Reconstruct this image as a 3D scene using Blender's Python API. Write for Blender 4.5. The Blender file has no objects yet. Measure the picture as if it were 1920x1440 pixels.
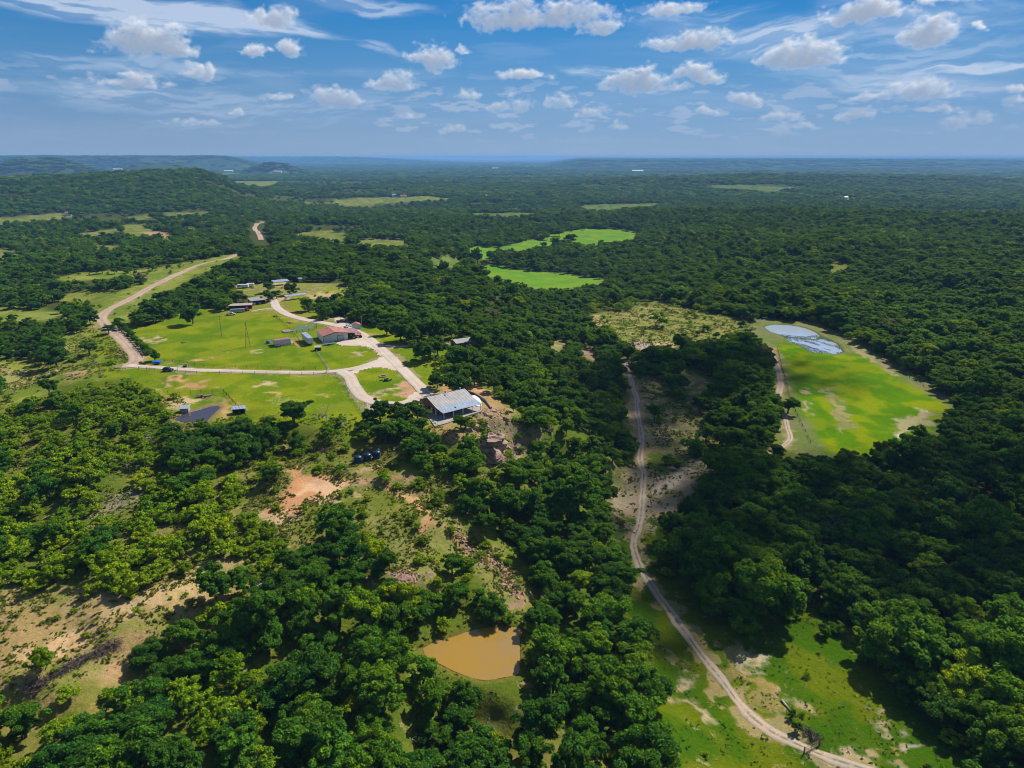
import bpy, math, random
import numpy as np
from mathutils import Vector

# ------------------------------------------------------------------ camera
EYE = 90.0
F = 1320.0
PITCH = math.atan((720 - 293) / F)
CP, SP = math.cos(PITCH), math.sin(PITCH)
scene = bpy.context.scene
cam_d = bpy.data.cameras.new('camera'); cam = bpy.data.objects.new('camera', cam_d)
scene.collection.objects.link(cam); scene.camera = cam
cam.location = (0, 0, EYE)
cam.rotation_euler = (math.pi / 2 - PITCH, 0, 0)
cam_d.sensor_width = 36.0
cam_d.lens = 36.0 * F / 1920.0
cam_d.clip_start = 1.0
cam_d.clip_end = 200000.0
scene.render.resolution_x = 1024; scene.render.resolution_y = 768

# ------------------------------------------------------------------ light
SUN_EL = math.radians(43); SUN_AZ = math.radians(43)      # azimuth clockwise from +Y (ahead, to the right)
SUNV = np.array([math.sin(SUN_AZ) * math.cos(SUN_EL), math.cos(SUN_AZ) * math.cos(SUN_EL), math.sin(SUN_EL)])
sun_d = bpy.data.lights.new('sun', 'SUN'); sun = bpy.data.objects.new('sun', sun_d)
scene.collection.objects.link(sun)
sun_d.energy = 5.0; sun_d.angle = math.radians(0.53); sun_d.color = (1.0, 0.95, 0.87)
sun.rotation_euler = Vector(tuple(-SUNV)).to_track_quat('-Z', 'Y').to_euler()
scene.view_settings.view_transform = 'Standard'
scene.view_settings.look = 'None'
scene.view_settings.gamma = 1.0
scene.view_settings.exposure = 0.6
scene.render.engine = 'CYCLES'
scene.cycles.filter_width = 1.05
scene.cycles.max_bounces = 6
scene.cycles.transparent_max_bounces = 8
scene.cycles.volume_bounces = 0


SKY_STRENGTH = 0.075

# ------------------------------------------------------------------ node helpers
class NT:
    def __init__(s, tree): s.t = tree; s.n = tree.nodes; s.l = tree.links
    def new(s, typ, **kw):
        n = s.n.new(typ)
        for k, v in kw.items(): setattr(n, k, v)
        return n
    def put(s, sock, val):
        if val is None: return
        if isinstance(val, bpy.types.NodeSocket): s.l.new(val, sock)
        else:
            if isinstance(val, (tuple, list)) and len(val) == 3 and sock.type == 'RGBA': val = (*val, 1)
            sock.default_value = val
    def math(s, op, a, b=None, c=None, clamp=False):
        n = s.new('ShaderNodeMath', operation=op, use_clamp=clamp)
        for i, v in enumerate((a, b, c)): s.put(n.inputs[i], v)
        return n.outputs[0]
    def vm(s, op, a, b=None, scale=None):
        n = s.new('ShaderNodeVectorMath', operation=op)
        s.put(n.inputs[0], a); s.put(n.inputs[1], b)
        if scale is not None: s.put(n.inputs['Scale'], scale)
        return n.outputs['Value'] if op in ('LENGTH', 'DOT_PRODUCT', 'DISTANCE') else n.outputs['Vector']
    def noise(s, vec, scale=5, detail=2, rough=.5, dist=0, color=False):
        n = s.new('ShaderNodeTexNoise')
        s.put(n.inputs['Vector'], vec); s.put(n.inputs['Scale'], scale); s.put(n.inputs['Detail'], detail)
        s.put(n.inputs['Roughness'], rough); s.put(n.inputs['Distortion'], dist)
        return n.outputs['Color' if color else 'Fac']
    def mix(s, fac, a, b, mode='MIX'):
        n = s.new('ShaderNodeMix', data_type='RGBA', blend_type=mode)
        s.put(n.inputs[0], fac); s.put(n.inputs[6], a); s.put(n.inputs[7], b)
        return n.outputs[2]
    def ramp(s, fac, lo, hi, a=0.0, b=1.0):
        n = s.new('ShaderNodeMapRange', interpolation_type='SMOOTHSTEP')
        s.put(n.inputs[0], fac); s.put(n.inputs[1], lo); s.put(n.inputs[2], hi); s.put(n.inputs[3], a); s.put(n.inputs[4], b)
        return n.outputs[0]
    def sep(s, v):
        n = s.new('ShaderNodeSeparateXYZ'); s.put(n.inputs[0], v); return n.outputs
    def comb(s, x, y, z):
        n = s.new('ShaderNodeCombineXYZ'); s.put(n.inputs[0], x); s.put(n.inputs[1], y); s.put(n.inputs[2], z); return n.outputs[0]
    def attr(s, name, kind='GEOMETRY', out='Color'):
        n = s.new('ShaderNodeAttribute', attribute_type=kind); n.attribute_name = name; return n.outputs[out]


# ------------------------------------------------------------------ sky with clouds
def px_dir(u, v):
    x = (u - 960) / F; y = -(v - 720) / F
    d = np.array([x, CP + y * SP, -SP + y * CP]); d /= np.linalg.norm(d)
    return math.atan2(d[0], d[1]), math.asin(d[2])

# (u, v of the base centre, half width, height above base, strength) read from the photograph
CLOUDS = [(286, 96, 88, 48, 1.0), (1005, 46, 165, 50, 1.0), (1125, 60, 42, 22, .8), (515, 52, 62, 32, .7), (1300, 94, 96, 36, 1.0),
          (1508, 120, 84, 46, 1.0), (1628, 32, 82, 36, 1.0), (1742, 76, 62, 44, 1.0), (1266, 18, 84, 22, .9), (805, 128, 60, 48, .9),
          (740, 166, 64, 34, .6), (634, 198, 52, 30, .9), (240, 156, 70, 26, .75), (345, 138, 26, 22, .7), (384, 138, 18, 22, .7),
          (545, 100, 34, 20, .75), (480, 100, 32, 18, .65), (430, 214, 28, 16, .7), (520, 186, 50, 15, .5), (982, 150, 56, 20, .85),
          (1190, 170, 72, 38, 1.0), (1300, 150, 66, 26, 1.0), (1405, 190, 44, 22, .9), (1725, 188, 62, 28, .95), (1620, 196, 46, 16, .6),
          (1595, 224, 28, 14, .7), (1815, 232, 52, 20, .65), (1470, 224, 60, 16, .55), (1905, 178, 22, 14, .8), (1900, 200, 30, 14, .6),
          (960, 208, 70, 24, .5), (1060, 202, 40, 26, .6), (868, 184, 24, 22, .6), (875, 96, 16, 20, .5), (1105, 224, 28, 10, .4),
          (1173, 242, 26, 12, .4), (770, 228, 20, 10, .4), (860, 246, 36, 10, .35), (1332, 214, 26, 10, .4), (1738, 214, 44, 10, .4),
          (1852, 55, 12, 14, .6), (1500, 238, 60, 8, .35), (360, 236, 60, 10, .3), (1780, 0, 60, 10, .6), (1250, 168, 40, 10, .5)]

world = bpy.data.worlds.new('World'); scene.world = world; world.use_nodes = True
def build_world():
    world.node_tree.nodes.clear(); T = NT(world.node_tree)
    out = T.new('ShaderNodeOutputWorld'); bg = T.new('ShaderNodeBackground')
    sky = T.new('ShaderNodeTexSky', sky_type='NISHITA'); sky.sun_disc = False
    sky.sun_elevation = SUN_EL; sky.sun_rotation = SUN_AZ
    sky.altitude = 300; sky.air_density = 1.0; sky.dust_density = 1.0; sky.ozone_density = 2.0
    T.put(bg.inputs[0], sky.outputs[0]); T.put(bg.inputs[1], SKY_STRENGTH)
    T.l.new(bg.outputs[0], out.inputs[0])
build_world()

# ------------------------------------------------------------------ numeric noise and terrain
def _hash(ix, iy, s):
    h = (ix.astype(np.int64) * 374761393 + iy.astype(np.int64) * 668265263 + s * 1442695041) & 0xffffffff
    h = ((h ^ (h >> 13)) * 1274126177) & 0xffffffff
    return ((h ^ (h >> 16)) & 0xffff) / 65535.0
def vnoise(x, y, s=0):
    ix = np.floor(x); iy = np.floor(y); fx = x - ix; fy = y - iy
    fx = fx * fx * (3 - 2 * fx); fy = fy * fy * (3 - 2 * fy)
    a = _hash(ix, iy, s); b = _hash(ix + 1, iy, s); c = _hash(ix, iy + 1, s); d = _hash(ix + 1, iy + 1, s)
    return (a * (1 - fx) + b * fx) * (1 - fy) + (c * (1 - fx) + d * fx) * fy
def fbm(x, y, oct=4, s=0):
    t = 0; a = .5; n = 0
    for i in range(oct):
        t = t + a * vnoise(x * 2 ** i + 17.3 * i, y * 2 ** i - 9.1 * i, s + i); n += a; a *= .5
    return t / n
def sstep(x, a, b):
    t = np.clip((x - a) / (b - a), 0, 1); return t * t * (3 - 2 * t)

def ray(u, v):
    x = (np.asarray(u, float) - 960) / F; y = -(np.asarray(v, float) - 720) / F
    return np.stack([x, CP + y * SP, -SP + y * CP], -1)
def plane(u, v, z):
    d = ray(u, v); t = (z - EYE) / d[..., 2]
    return np.array([0, 0, EYE]) + d * t[..., None]

# heights read off the picture: (u, v, z) with z = 0 on the ranch yard
HC = [(630, 640, 0), (450, 692, 0), (320, 692, 0), (700, 700, 0), (780, 740, 0), (850, 780, 0), (800, 740, 0), (870, 725, 0), (903, 745, 0), (908, 765, -.3), (885, 788, -.25), (840, 800, -.2), (812, 803, -.15), (795, 785, 0), (860, 750, 0), (880, 765, 0), (560, 660, 0), (480, 610, 0), (360, 640, 0), (540, 575, 0), (600, 600, 0),
      (560, 530, 1), (650, 560, 1), (760, 640, 0), (790, 660, 0), (250, 680, -.5), (230, 640, -1), (200, 600, -2), (240, 560, -3), (320, 520, -4), (430, 482, -4), (480, 480, 1),
      (430, 510, 2), (520, 500, 3), (620, 480, 2), (640, 520, 1), (300, 570, 0), (140, 640, -4), (60, 660, -6), (0, 700, -6), (-200, 700, -8), (100, 580, -9), (0, 560, -12), (200, 520, -7), (100, 500, -14), (0, 480, -20),
      (380, 770, -1), (440, 740, -.3), (560, 760, 0), (620, 780, -.5), (300, 740, -1.5), (200, 760, -3), (60, 780, -5), (-200, 820, -8), (200, 880, -5), (0, 900, -7), (400, 860, -4), (540, 860, -4), (690, 866, -5),
      (600, 920, -6.5), (480, 960, -7), (250, 1000, -7), (0, 1060, -9), (-200, 1100, -11), (250, 1130, -8), (80, 1230, -10), (-200, 1300, -14), (0, 1400, -14), (300, 1300, -14), (500, 1100, -10), (640, 1080, -11), (760, 1050, -10), (700, 950, -7.5),
      (820, 960, -8.5), (900, 1060, -14), (960, 1100, -17), (890, 1215, -18), (840, 1190, -17), (960, 1270, -18), (700, 1250, -15), (600, 1400, -18), (900, 1400, -22), (1100, 1300, -23), (1050, 1150, -21), (1000, 1000, -17), (900, 880, -8), (920, 815, -4), (905, 778, -.5), (940, 770, -2), (980, 860, -12), (820, 850, -5), (760, 830, -3),
      (1040, 900, -19), (1000, 780, -9), (1080, 780, -20), (930, 700, -2), (880, 640, 0), (1000, 680, -10), (1080, 700, -18), (900, 560, -4), (820, 520, -2), (760, 470, -8), (950, 590, -12), (1040, 620, -20), (1180, 680, -24), (1190, 760, -26), (1200, 850, -28), (1200, 950, -29), (1200, 1040, -29),
      (1250, 1140, -28), (1340, 1260, -28), (1500, 1400, -28), (1700, 1430, -28), (1500, 1250, -28), (1600, 1100, -29), (1900, 1200, -27), (2100, 1100, -26), (1450, 1000, -30), (1350, 850, -28), (1300, 750, -26), (1250, 600, -24), (1120, 600, -24), (1400, 640, -25), (1490, 620, -25), (1500, 650, -25),
      (1600, 760, -25.5), (1560, 840, -26), (1740, 760, -25), (1700, 700, -24.5), (1850, 800, -25), (1850, 950, -27), (2100, 800, -20), (1900, 650, -18), (1750, 600, -18), (1600, 560, -20), (1450, 540, -22), (1900, 520, -8), (1600, 470, -12), (1400, 450, -20), (1250, 500, -26), (1120, 540, -28), (1000, 525, -29), (920, 510, -29),
      (1000, 465, -31), (1120, 440, -32), (900, 450, -31), (740, 440, -28), (620, 440, -24), (500, 440, -22), (480, 425, -24), (380, 430, -24), (250, 440, -24), (120, 430, -24), (0, 430, -26), (0, 400, -22), (200, 400, -20), (400, 395, -25), (560, 400, -32), (720, 375, -36), (900, 390, -34), (1100, 392, -30), (1300, 395, -14), (1500, 388, -8), (1700, 390, -8), (1920, 400, -6), (2200, 420, -5),
      (-300, 400, -20), (-300, 460, -20), (-300, 560, -12), (-300, 1000, -10), (2300, 1000, -22), (2300, 700, -16)]
_hp = np.array(HC, float)
_hw = plane(_hp[:, 0], _hp[:, 1], _hp[:, 2])
def _warp(x, y):
    r = np.sqrt(x * x + y * y) + 1
    return np.stack([np.arctan2(x, y) * 2.6, np.log(r) * 2.0], -1)
_hq = _warp(_hw[:, 0], _hw[:, 1]).astype(np.float32)
_hz = _hp[:, 2].astype(np.float32)

def flatshape(x, y, cx, cy, r, top, tf=.5):
    d = np.sqrt((x - cx) ** 2 + (y - cy) ** 2) / r
    return top * (1 - sstep(d, tf, 1.0))
def height(x, y):
    x = np.asarray(x, float); y = np.asarray(y, float); shp = x.shape
    x = x.ravel(); y = y.ravel()
    z = np.empty_like(x)
    for i in range(0, len(x), 40000):
        q = _warp(x[i:i + 40000], y[i:i + 40000]).astype(np.float32)
        d2 = ((q[:, None, :] - _hq[None]) ** 2).sum(-1)
        w = 1.0 / (d2 + .0012) ** 2
        z[i:i + 40000] = (w * _hz).sum(1) / w.sum(1)
    r = np.sqrt(x * x + y * y)
    X = x / np.maximum(y, 1.0)
    # the plain beyond
    n1 = fbm(x / 1500, y / 800, 4, 3) - .5
    far = -44 - 22 * sstep(r, 2500, 9000) - 30 * sstep(r, 9000, 30000) + n1 * (30 + 26 * sstep(r, 5000, 14000))
    t = sstep(r, 1350, 2000)
    z = z * (1 - t) + far * t
    # long wooded hill at the left
    crest = np.interp(X, [-1.2, -.9, -.69, -.535, -.45, -.418, -.393, -.375, -.33, -.28], [-20, 6, 14, 30, 37, 35, 14, -3, -28, -44])
    m = sstep(y, 1350, 2250) * (1 - sstep(y, 2500, 3100))
    z = np.where(X < -.24, z + (np.maximum(crest - z, 0)) * m * (y > 0), z)
    # mesas and small hills on the horizon
    edge = sstep(-X, .315, .40)
    z = z + np.where(y > 0, edge * sstep(y, 7900 + 600 * n1, 8700 + 600 * n1) * np.maximum(80 + 14 * (fbm(x / 900, y / 5000, 3, 9) - .5) - z, 0), 0)
    e2 = sstep(-X, .03, .25)
    z = z + np.where(y > 0, e2 * sstep(y, 17000, 18500) * np.maximum(66 - z, 0), 0)
    e3 = sstep(X, .04, .10)
    z = z + np.where(y > 0, e3 * sstep(y, 9500, 10800) * np.maximum(30 + 24 * (fbm(x / 2500, y / 6000, 3, 5) - .5) - z, 0), 0)
    for (cx, cy, rr, top, tf) in ((-3240, 5200, 460, 76, .35), (-3640, 5500, 640, 72, .4), (-2900, 6100, 420, 80, .35), (-2090, 6500, 360, 82, .12), (900, 3600, 700, 22, .4), (1900, 4200, 1100, 26, .5)):
        z = z + flatshape(x, y, cx, cy, rr, top, tf)
    # rolling relief, kept off the yard
    amp = 0.9 * sstep(r, 500, 1500)
    z = z + (fbm(x / 60, y / 60, 3, 11) - .5) * (1.2 + 10 * amp) * sstep(np.abs(z), .6, 5)
    return z.reshape(shp)

_T = 60 * 1.0065 ** np.arange(0, 1080)
def hit(u, v, lift=0.0):
    u = np.atleast_1d(np.asarray(u, float)); v = np.atleast_1d(np.asarray(v, float))
    out = np.zeros((len(u), 3))
    for i in range(len(u)):
        d = ray(u[i], v[i])
        p = np.array([0, 0, EYE]) + d[None] * _T[:, None]
        k = np.nonzero(p[:, 2] < height(p[:, 0], p[:, 1]) + lift)[0]
        k = k[0] if len(k) else len(_T) - 1
        a, b = _T[max(k - 1, 0)], _T[k]
        t = np.linspace(a, b, 9); p = np.array([0, 0, EYE]) + d[None] * t[:, None]
        e = p[:, 2] - height(p[:, 0], p[:, 1]) - lift
        j = np.nonzero(e < 0)[0]; j = j[0] if len(j) else 8
        if j > 0:
            f = e[j - 1] / (e[j - 1] - e[j] + 1e-9); tt = t[j - 1] + (t[j] - t[j - 1]) * f
        else: tt = t[0]
        out[i] = np.array([0, 0, EYE]) + d * tt
    return out
def on(u, v, lift=0.0):
    return hit([u], [v], lift)[0]
def proj(x, y, z):
    dz = z - EYE
    dep = y * CP - dz * SP
    up = y * SP + dz * CP
    dep = np.maximum(dep, 1e-3)
    return 960 + F * x / dep, 720 - F * up / dep, dep

def poly_sd(x, y, P):
    """signed distance to a polygon, negative inside; far points get +1e3"""
    P = np.asarray(P)[:, :2]
    lo = P.min(0) - 40; hi = P.max(0) + 40
    res = np.full(x.shape, 1e3)
    m = (x > lo[0]) & (x < hi[0]) & (y > lo[1]) & (y < hi[1])
    if not m.any(): return res
    px, py = x[m], y[m]
    d = np.full(px.shape, 1e12); ins = np.zeros(px.shape, bool)
    n = len(P)
    for i in range(n):
        ax, ay = P[i]; bx, by = P[(i + 1) % n]
        ex, ey = bx - ax, by - ay
        wx, wy = px - ax, py - ay
        t = np.clip((wx * ex + wy * ey) / (ex * ex + ey * ey + 1e-9), 0, 1)
        d = np.minimum(d, (wx - ex * t) ** 2 + (wy - ey * t) ** 2)
        c = (ay > py) != (by > py)
        with np.errstate(divide='ignore', invalid='ignore'):
            xi = ax + (py - ay) / (by - ay) * (bx - ax)
        ins ^= c & (px < xi)
    d = np.sqrt(d); res[m] = np.where(ins, -d, d)
    return res
def line_d(x, y, P):
    P = np.asarray(P)[:, :2]
    d = np.full(x.shape, 1e12)
    for i in range(len(P) - 1):
        ax, ay = P[i]; bx, by = P[i + 1]
        ex, ey = bx - ax, by - ay
        wx, wy = x - ax, y - ay
        t = np.clip((wx * ex + wy * ey) / (ex * ex + ey * ey + 1e-9), 0, 1)
        d = np.minimum(d, (wx - ex * t) ** 2 + (wy - ey * t) ** 2)
    return np.sqrt(d)
def W(pts, lift=0.0):
    a = np.array(pts, float); return hit(a[:, 0], a[:, 1], lift)
def smooth_line(P, n=6):
    P = np.asarray(P, float); out = []
    for i in range(len(P) - 1):
        a = P[max(i - 1, 0)]; b = P[i]; c = P[i + 1]; d = P[min(i + 2, len(P) - 1)]
        for k in range(n):
            t = k / n
            out.append(.5 * ((2 * b) + (-a + c) * t + (2 * a - 5 * b + 4 * c - d) * t * t + (-a + 3 * b - 3 * c + d) * t ** 3))
    out.append(P[-1]); return np.array(out)

# ------------------------------------------------------------------ places read off the photograph (pixels of the photo, carried onto the land)
PX = dict(
 ranch=[(262, 614), (300, 607), (320, 600), (332, 590), (346, 581), (385, 575), (425, 584), (450, 585), (500, 574), (518, 560), (530, 566), (545, 585), (565, 598), (640, 606), (660, 604), (690, 612), (715, 618), (760, 645), (790, 655), (792, 690), (798, 715),
        (812, 738), (800, 752), (745, 762), (715, 752), (690, 772), (655, 792), (590, 768), (560, 764), (530, 775), (500, 772), (478, 778), (462, 770), (430, 765), (412, 770), (330, 796), (318, 780), (318, 752), (305, 738), (300, 715), (262, 695), (240, 690), (205, 625), (225, 612)],
 yard_e=[(680, 612), (730, 612), (760, 635), (800, 650), (820, 690), (830, 720), (812, 735), (800, 715), (770, 672), (720, 625)],
 yard_n=[(505, 560), (515, 548), (555, 548), (565, 560), (560, 580), (600, 595), (570, 598), (545, 585)],
 barnyard=[(430, 590), (440, 568), (505, 566), (520, 560), (530, 572), (500, 580), (450, 592)],
 upper_yard=[(430, 545), (470, 532), (560, 530), (640, 532), (655, 540), (640, 552), (590, 556), (560, 552), (530, 560), (505, 552), (470, 548)],
 houseyard=[(790, 745), (860, 722), (905, 730), (935, 760), (955, 785), (940, 800), (905, 800), (870, 800), (845, 812), (815, 800), (800, 780)],
 road_strip=[(168, 606), (180, 580), (250, 548), (330, 508), (400, 485), (448, 474), (452, 482), (410, 495), (350, 522), (300, 548), (262, 570), (238, 590), (225, 610), (262, 640), (285, 668), (262, 700), (225, 690), (225, 655), (192, 620)],
 mead_nw=[(110, 520), (150, 512), (230, 508), (300, 500), (380, 488), (440, 476), (335, 515), (300, 520), (250, 508), (190, 520), (140, 522)],
 mead_w=[(108, 555), (160, 545), (230, 545), (330, 515), (300, 540), (250, 560), (200, 580), (175, 575), (150, 560)],
 mead_sw=[(0, 672), (50, 672), (90, 690), (140, 685), (200, 672), (225, 650), (240, 690), (190, 700), (120, 704), (80, 718), (40, 738), (0, 755)],
 mead_sw2=[(108, 645), (150, 622), (165, 612), (200, 625), (225, 655), (230, 680), (180, 684), (140, 660)],
 mead_l1=[(0, 578), (12, 575), (14, 600), (0, 605)], mead_l2=[(28, 582), (60, 580), (110, 588), (120, 594), (60, 596), (30, 592)],
 l3=[(0, 408), (60, 402), (125, 400), (130, 406), (90, 412), (0, 422)], l4=[(0, 466), (30, 470), (22, 482), (0, 486)], l5=[(232, 422), (262, 420), (268, 430), (255, 440), (236, 438)],
 l6=[(150, 437), (215, 430), (218, 438), (160, 443)], l7=[(316, 398), (392, 397), (388, 404), (330, 406)], l8=[(272, 434), (300, 433), (322, 441), (310, 446), (272, 443)], l9=[(188, 460), (220, 459), (222, 464), (190, 466)],
 l10=[(245, 406), (272, 405), (272, 410), (246, 411)], l11=[(345, 426), (372, 430), (365, 434), (345, 432)],
 f1=[(438, 340), (520, 339), (514, 345), (445, 345)], f2=[(560, 377), (625, 379), (640, 374), (700, 370), (730, 369), (760, 370), (800, 367), (850, 370), (838, 376), (780, 376), (740, 380), (700, 380), (690, 386), (645, 385)],
 f3=[(555, 446), (575, 436), (610, 432), (640, 438), (650, 446), (640, 456), (605, 452)], f4=[(1338, 348), (1400, 347), (1484, 350), (1478, 357), (1400, 356), (1345, 354)],
 f5=[(1090, 386), (1150, 383), (1240, 380), (1200, 392), (1150, 397), (1100, 394)], f6=[(673, 450), (720, 448), (760, 451), (756, 459), (700, 461), (680, 458)], f7=[(808, 494), (830, 489), (856, 488), (850, 498), (820, 500)],
 f10=[(1570, 497), (1590, 495), (1580, 505), (1567, 503)], f12=[(415, 322), (440, 321), (445, 326), (420, 327)], f13=[(505, 322), (535, 321), (535, 325), (508, 326)], f14=[(205, 317), (240, 318), (236, 322), (208, 321)],
 f15=[(880, 400), (1010, 398), (1000, 404), (890, 405)], f17=[(1590, 372), (1600, 371), (1600, 375), (1588, 375)],
 greenA=[(878, 466), (900, 462), (940, 466), (975, 455), (1005, 450), (1030, 452), (1036, 440), (1060, 436), (1095, 430), (1150, 428), (1190, 437), (1193, 448), (1120, 456), (1092, 460), (1075, 448), (1060, 452), (1035, 456), (1030, 462), (1000, 464), (975, 471), (950, 472), (930, 470), (905, 482), (888, 474)],
 greenB=[(905, 502), (918, 496), (980, 508), (1040, 512), (1070, 516), (1130, 527), (1090, 532), (1060, 540), (1040, 541), (1000, 538), (960, 527), (925, 517)],
 scrub_m=[(1098, 592), (1150, 585), (1195, 582), (1200, 566), (1245, 564), (1262, 572), (1290, 580), (1400, 600), (1410, 615), (1390, 628), (1350, 630), (1330, 626), (1310, 636), (1260, 645), (1200, 648), (1180, 640), (1150, 618), (1110, 604)],
 fieldE=[(1398, 606), (1440, 598), (1520, 604), (1560, 622), (1600, 640), (1680, 686), (1740, 725), (1790, 752), (1780, 775), (1755, 812), (1700, 842), (1640, 858), (1545, 850), (1500, 840), (1470, 800), (1475, 770), (1460, 720), (1445, 660), (1415, 630)],
 vivid=[(1448, 640), (1480, 640), (1530, 655), (1580, 662), (1620, 660), (1680, 700), (1760, 748), (1785, 765), (1752, 808), (1700, 838), (1640, 853), (1552, 845), (1520, 800), (1500, 760), (1478, 700)],
 lane_e=[(1466, 768), (1500, 770), (1515, 830), (1480, 832), (1468, 800)],
 sparse_m=[(1205, 705), (1240, 700), (1310, 745), (1320, 780), (1290, 850), (1240, 800), (1215, 770)],
 creek=[(1185, 880), (1210, 878), (1235, 892), (1290, 880), (1300, 862), (1335, 852), (1345, 866), (1310, 905), (1250, 950), (1225, 990), (1200, 1010), (1165, 1000), (1150, 960), (1170, 925)],
 trail_gap=[(1178, 718), (1196, 718), (1206, 745), (1214, 775), (1216, 810), (1210, 835), (1206, 880), (1194, 880), (1194, 830), (1186, 795), (1170, 768), (1182, 755)],
 trail_low=[(1190, 985), (1230, 985), (1232, 1060), (1260, 1110), (1330, 1180), (1400, 1200), (1480, 1172), (1545, 1160), (1575, 1215), (1640, 1262), (1690, 1318), (1720, 1370), (1800, 1420), (1850, 1470), (1310, 1500), (1262, 1380), (1245, 1300), (1240, 1215), (1180, 1110), (1185, 1040)],
 tan_sw=[(-60, 1110), (60, 1130), (180, 1125), (240, 1120), (300, 1112), (345, 1085), (365, 1066), (385, 1060), (400, 1040), (400, 1060), (385, 1100), (350, 1130), (300, 1168), (260, 1168), (228, 1180), (210, 1215), (140, 1240), (110, 1262), (60, 1285), (0, 1305), (-60, 1310)],
 spot_w=[(182, 935), (205, 915), (250, 915), (256, 930), (215, 952), (190, 950)],
 open_c=[(488, 855), (520, 838), (560, 846), (600, 830), (622, 852), (650, 862), (700, 868), (745, 850), (770, 882), (830, 902), (856, 960), (905, 1000), (955, 1045), (1000, 1088), (1000, 1130), (975, 1118), (930, 1080), (900, 1035), (862, 1018), (835, 1032), (800, 1070), (765, 1062), (725, 1030), (690, 985), (660, 950), (600, 952), (560, 998), (520, 975), (480, 950), (455, 925), (450, 890)],
 open_c2=[(430, 960), (500, 975), (525, 1010), (520, 1065), (490, 1080), (452, 1050), (440, 1020)],
 pondgap=[(797, 1212), (830, 1196), (880, 1182), (940, 1172), (975, 1178), (990, 1200), (988, 1240), (975, 1252), (940, 1256), (890, 1250), (850, 1230), (808, 1222)],
 rocks=[(880, 770), (930, 760), (965, 780), (1010, 800), (1015, 830), (960, 850), (940, 870), (900, 850), (885, 815)],
 r1=[(670, 512), (700, 512), (712, 520), (708, 526), (695, 520), (672, 518)], r2=[(676, 542), (690, 540), (708, 546), (706, 552), (685, 548)],
 sp1=[(1235, 756), (1290, 760), (1328, 785), (1300, 800), (1250, 792)], sp2=[(1204, 712), (1236, 718), (1248, 745), (1214, 762)], sp3=[(1214, 786), (1242, 800), (1236, 832), (1210, 836)], sp4=[(1285, 698), (1332, 708), (1322, 735), (1288, 730)],
 sp5=[(1250, 806), (1290, 822), (1286, 850), (1258, 842)], sp6=[(1848, 856), (1868, 862), (1864, 884), (1846, 882)], sp7=[(1812, 938), (1845, 930), (1862, 945), (1836, 956)], sp8=[(1150, 880), (1172, 878), (1168, 940), (1150, 960)], sp9=[(1030, 640), (1055, 636), (1060, 650), (1035, 652)],
 slash1=[(1084, 650), (1100, 648), (1120, 668), (1120, 676), (1100, 668), (1086, 658)], slash2=[(1180, 640), (1200, 634), (1240, 646), (1200, 656), (1190, 650)],
)
# thickets of pale mesquite, open woodland
MESQ = [[(-80, 770), (60, 735), (120, 706), (215, 684), (250, 690), (300, 728), (318, 770), (325, 830), (300, 860), (330, 880), (400, 880), (450, 900), (440, 950), (395, 1010), (398, 1050), (330, 1095), (200, 1115), (60, 1120), (-80, 1120)],
        [(420, 880), (500, 900), (560, 1000), (560, 1050), (470, 1060), (400, 1050), (395, 1000)], [(680, 880), (780, 860), (880, 960), (960, 1090), (930, 1150), (850, 1040), (760, 1060), (660, 1000)],
        [(560, 800), (700, 800), (760, 860), (640, 880), (540, 870)], [(1090, 560), (1250, 560), (1420, 600), (1400, 650), (1180, 650)], [(0, 1240), (180, 1230), (170, 1330), (0, 1360)], [(300, 1270), (480, 1260), (560, 1370), (330, 1400)]]
SPARSE = [([(1200, 690), (1330, 690), (1400, 760), (1320, 860), (1230, 860), (1210, 760)], .48), ([(420, 790), (700, 780), (780, 840), (760, 880), (640, 880), (480, 860)], .50), ([(640, 900), (900, 900), (1010, 1100), (900, 1170), (740, 1060)], .75),
          ([(830, 600), (900, 640), (890, 720), (800, 730), (700, 600)], .62), ([(860, 760), (1030, 760), (1030, 900), (930, 920), (860, 850)], .62), ([(-60, 770), (60, 735), (120, 706), (215, 684), (250, 690), (310, 760), (325, 860), (200, 1000), (-60, 1060)], .80),
          ([(0, 640), (330, 500), (560, 450), (560, 400), (0, 400)], .60), ([(1750, 850), (1920, 820), (1920, 1000), (1740, 960)], .85), ([(0, 1280), (300, 1220), (760, 1180), (800, 1440), (0, 1440)], .70), ([(1620, 380), (1920, 380), (1920, 520), (1600, 480)], .7), ([(900, 480), (1400, 460), (1350, 580), (1000, 580)], .75)]
RED = [W(q_, .5) for q_ in ([(520, 880), (545, 870), (600, 882), (650, 900), (655, 915), (620, 925), (590, 935), (560, 950), (540, 962), (515, 950), (540, 930), (530, 905)], [(560, 900), (640, 905), (690, 905), (650, 925), (590, 940)], [(750, 918), (775, 922), (800, 950), (832, 972), (815, 975), (785, 958), (760, 940)], [(508, 825), (525, 830), (535, 850), (520, 858), (505, 845)])]
CLEAR = {k: W(v, 1.0) for k, v in PX.items()}
KEEP = {k: [W(v, 0.3), W(v, 3.2), W(v, 5.8)] for k, v in PX.items() if k not in ('sparse_m', 'r1', 'r2', 'rocks')}
KEEP['outcrop'] = [W([(885, 775), (925, 765), (948, 790), (945, 862), (905, 862), (890, 815)], l_) for l_ in (.3, 3.0)]
MESQ_W = [W(p, 2.0) for p in MESQ]
SPARSE_W = [(W(p, 2.0), d) for p, d in SPARSE]

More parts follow.
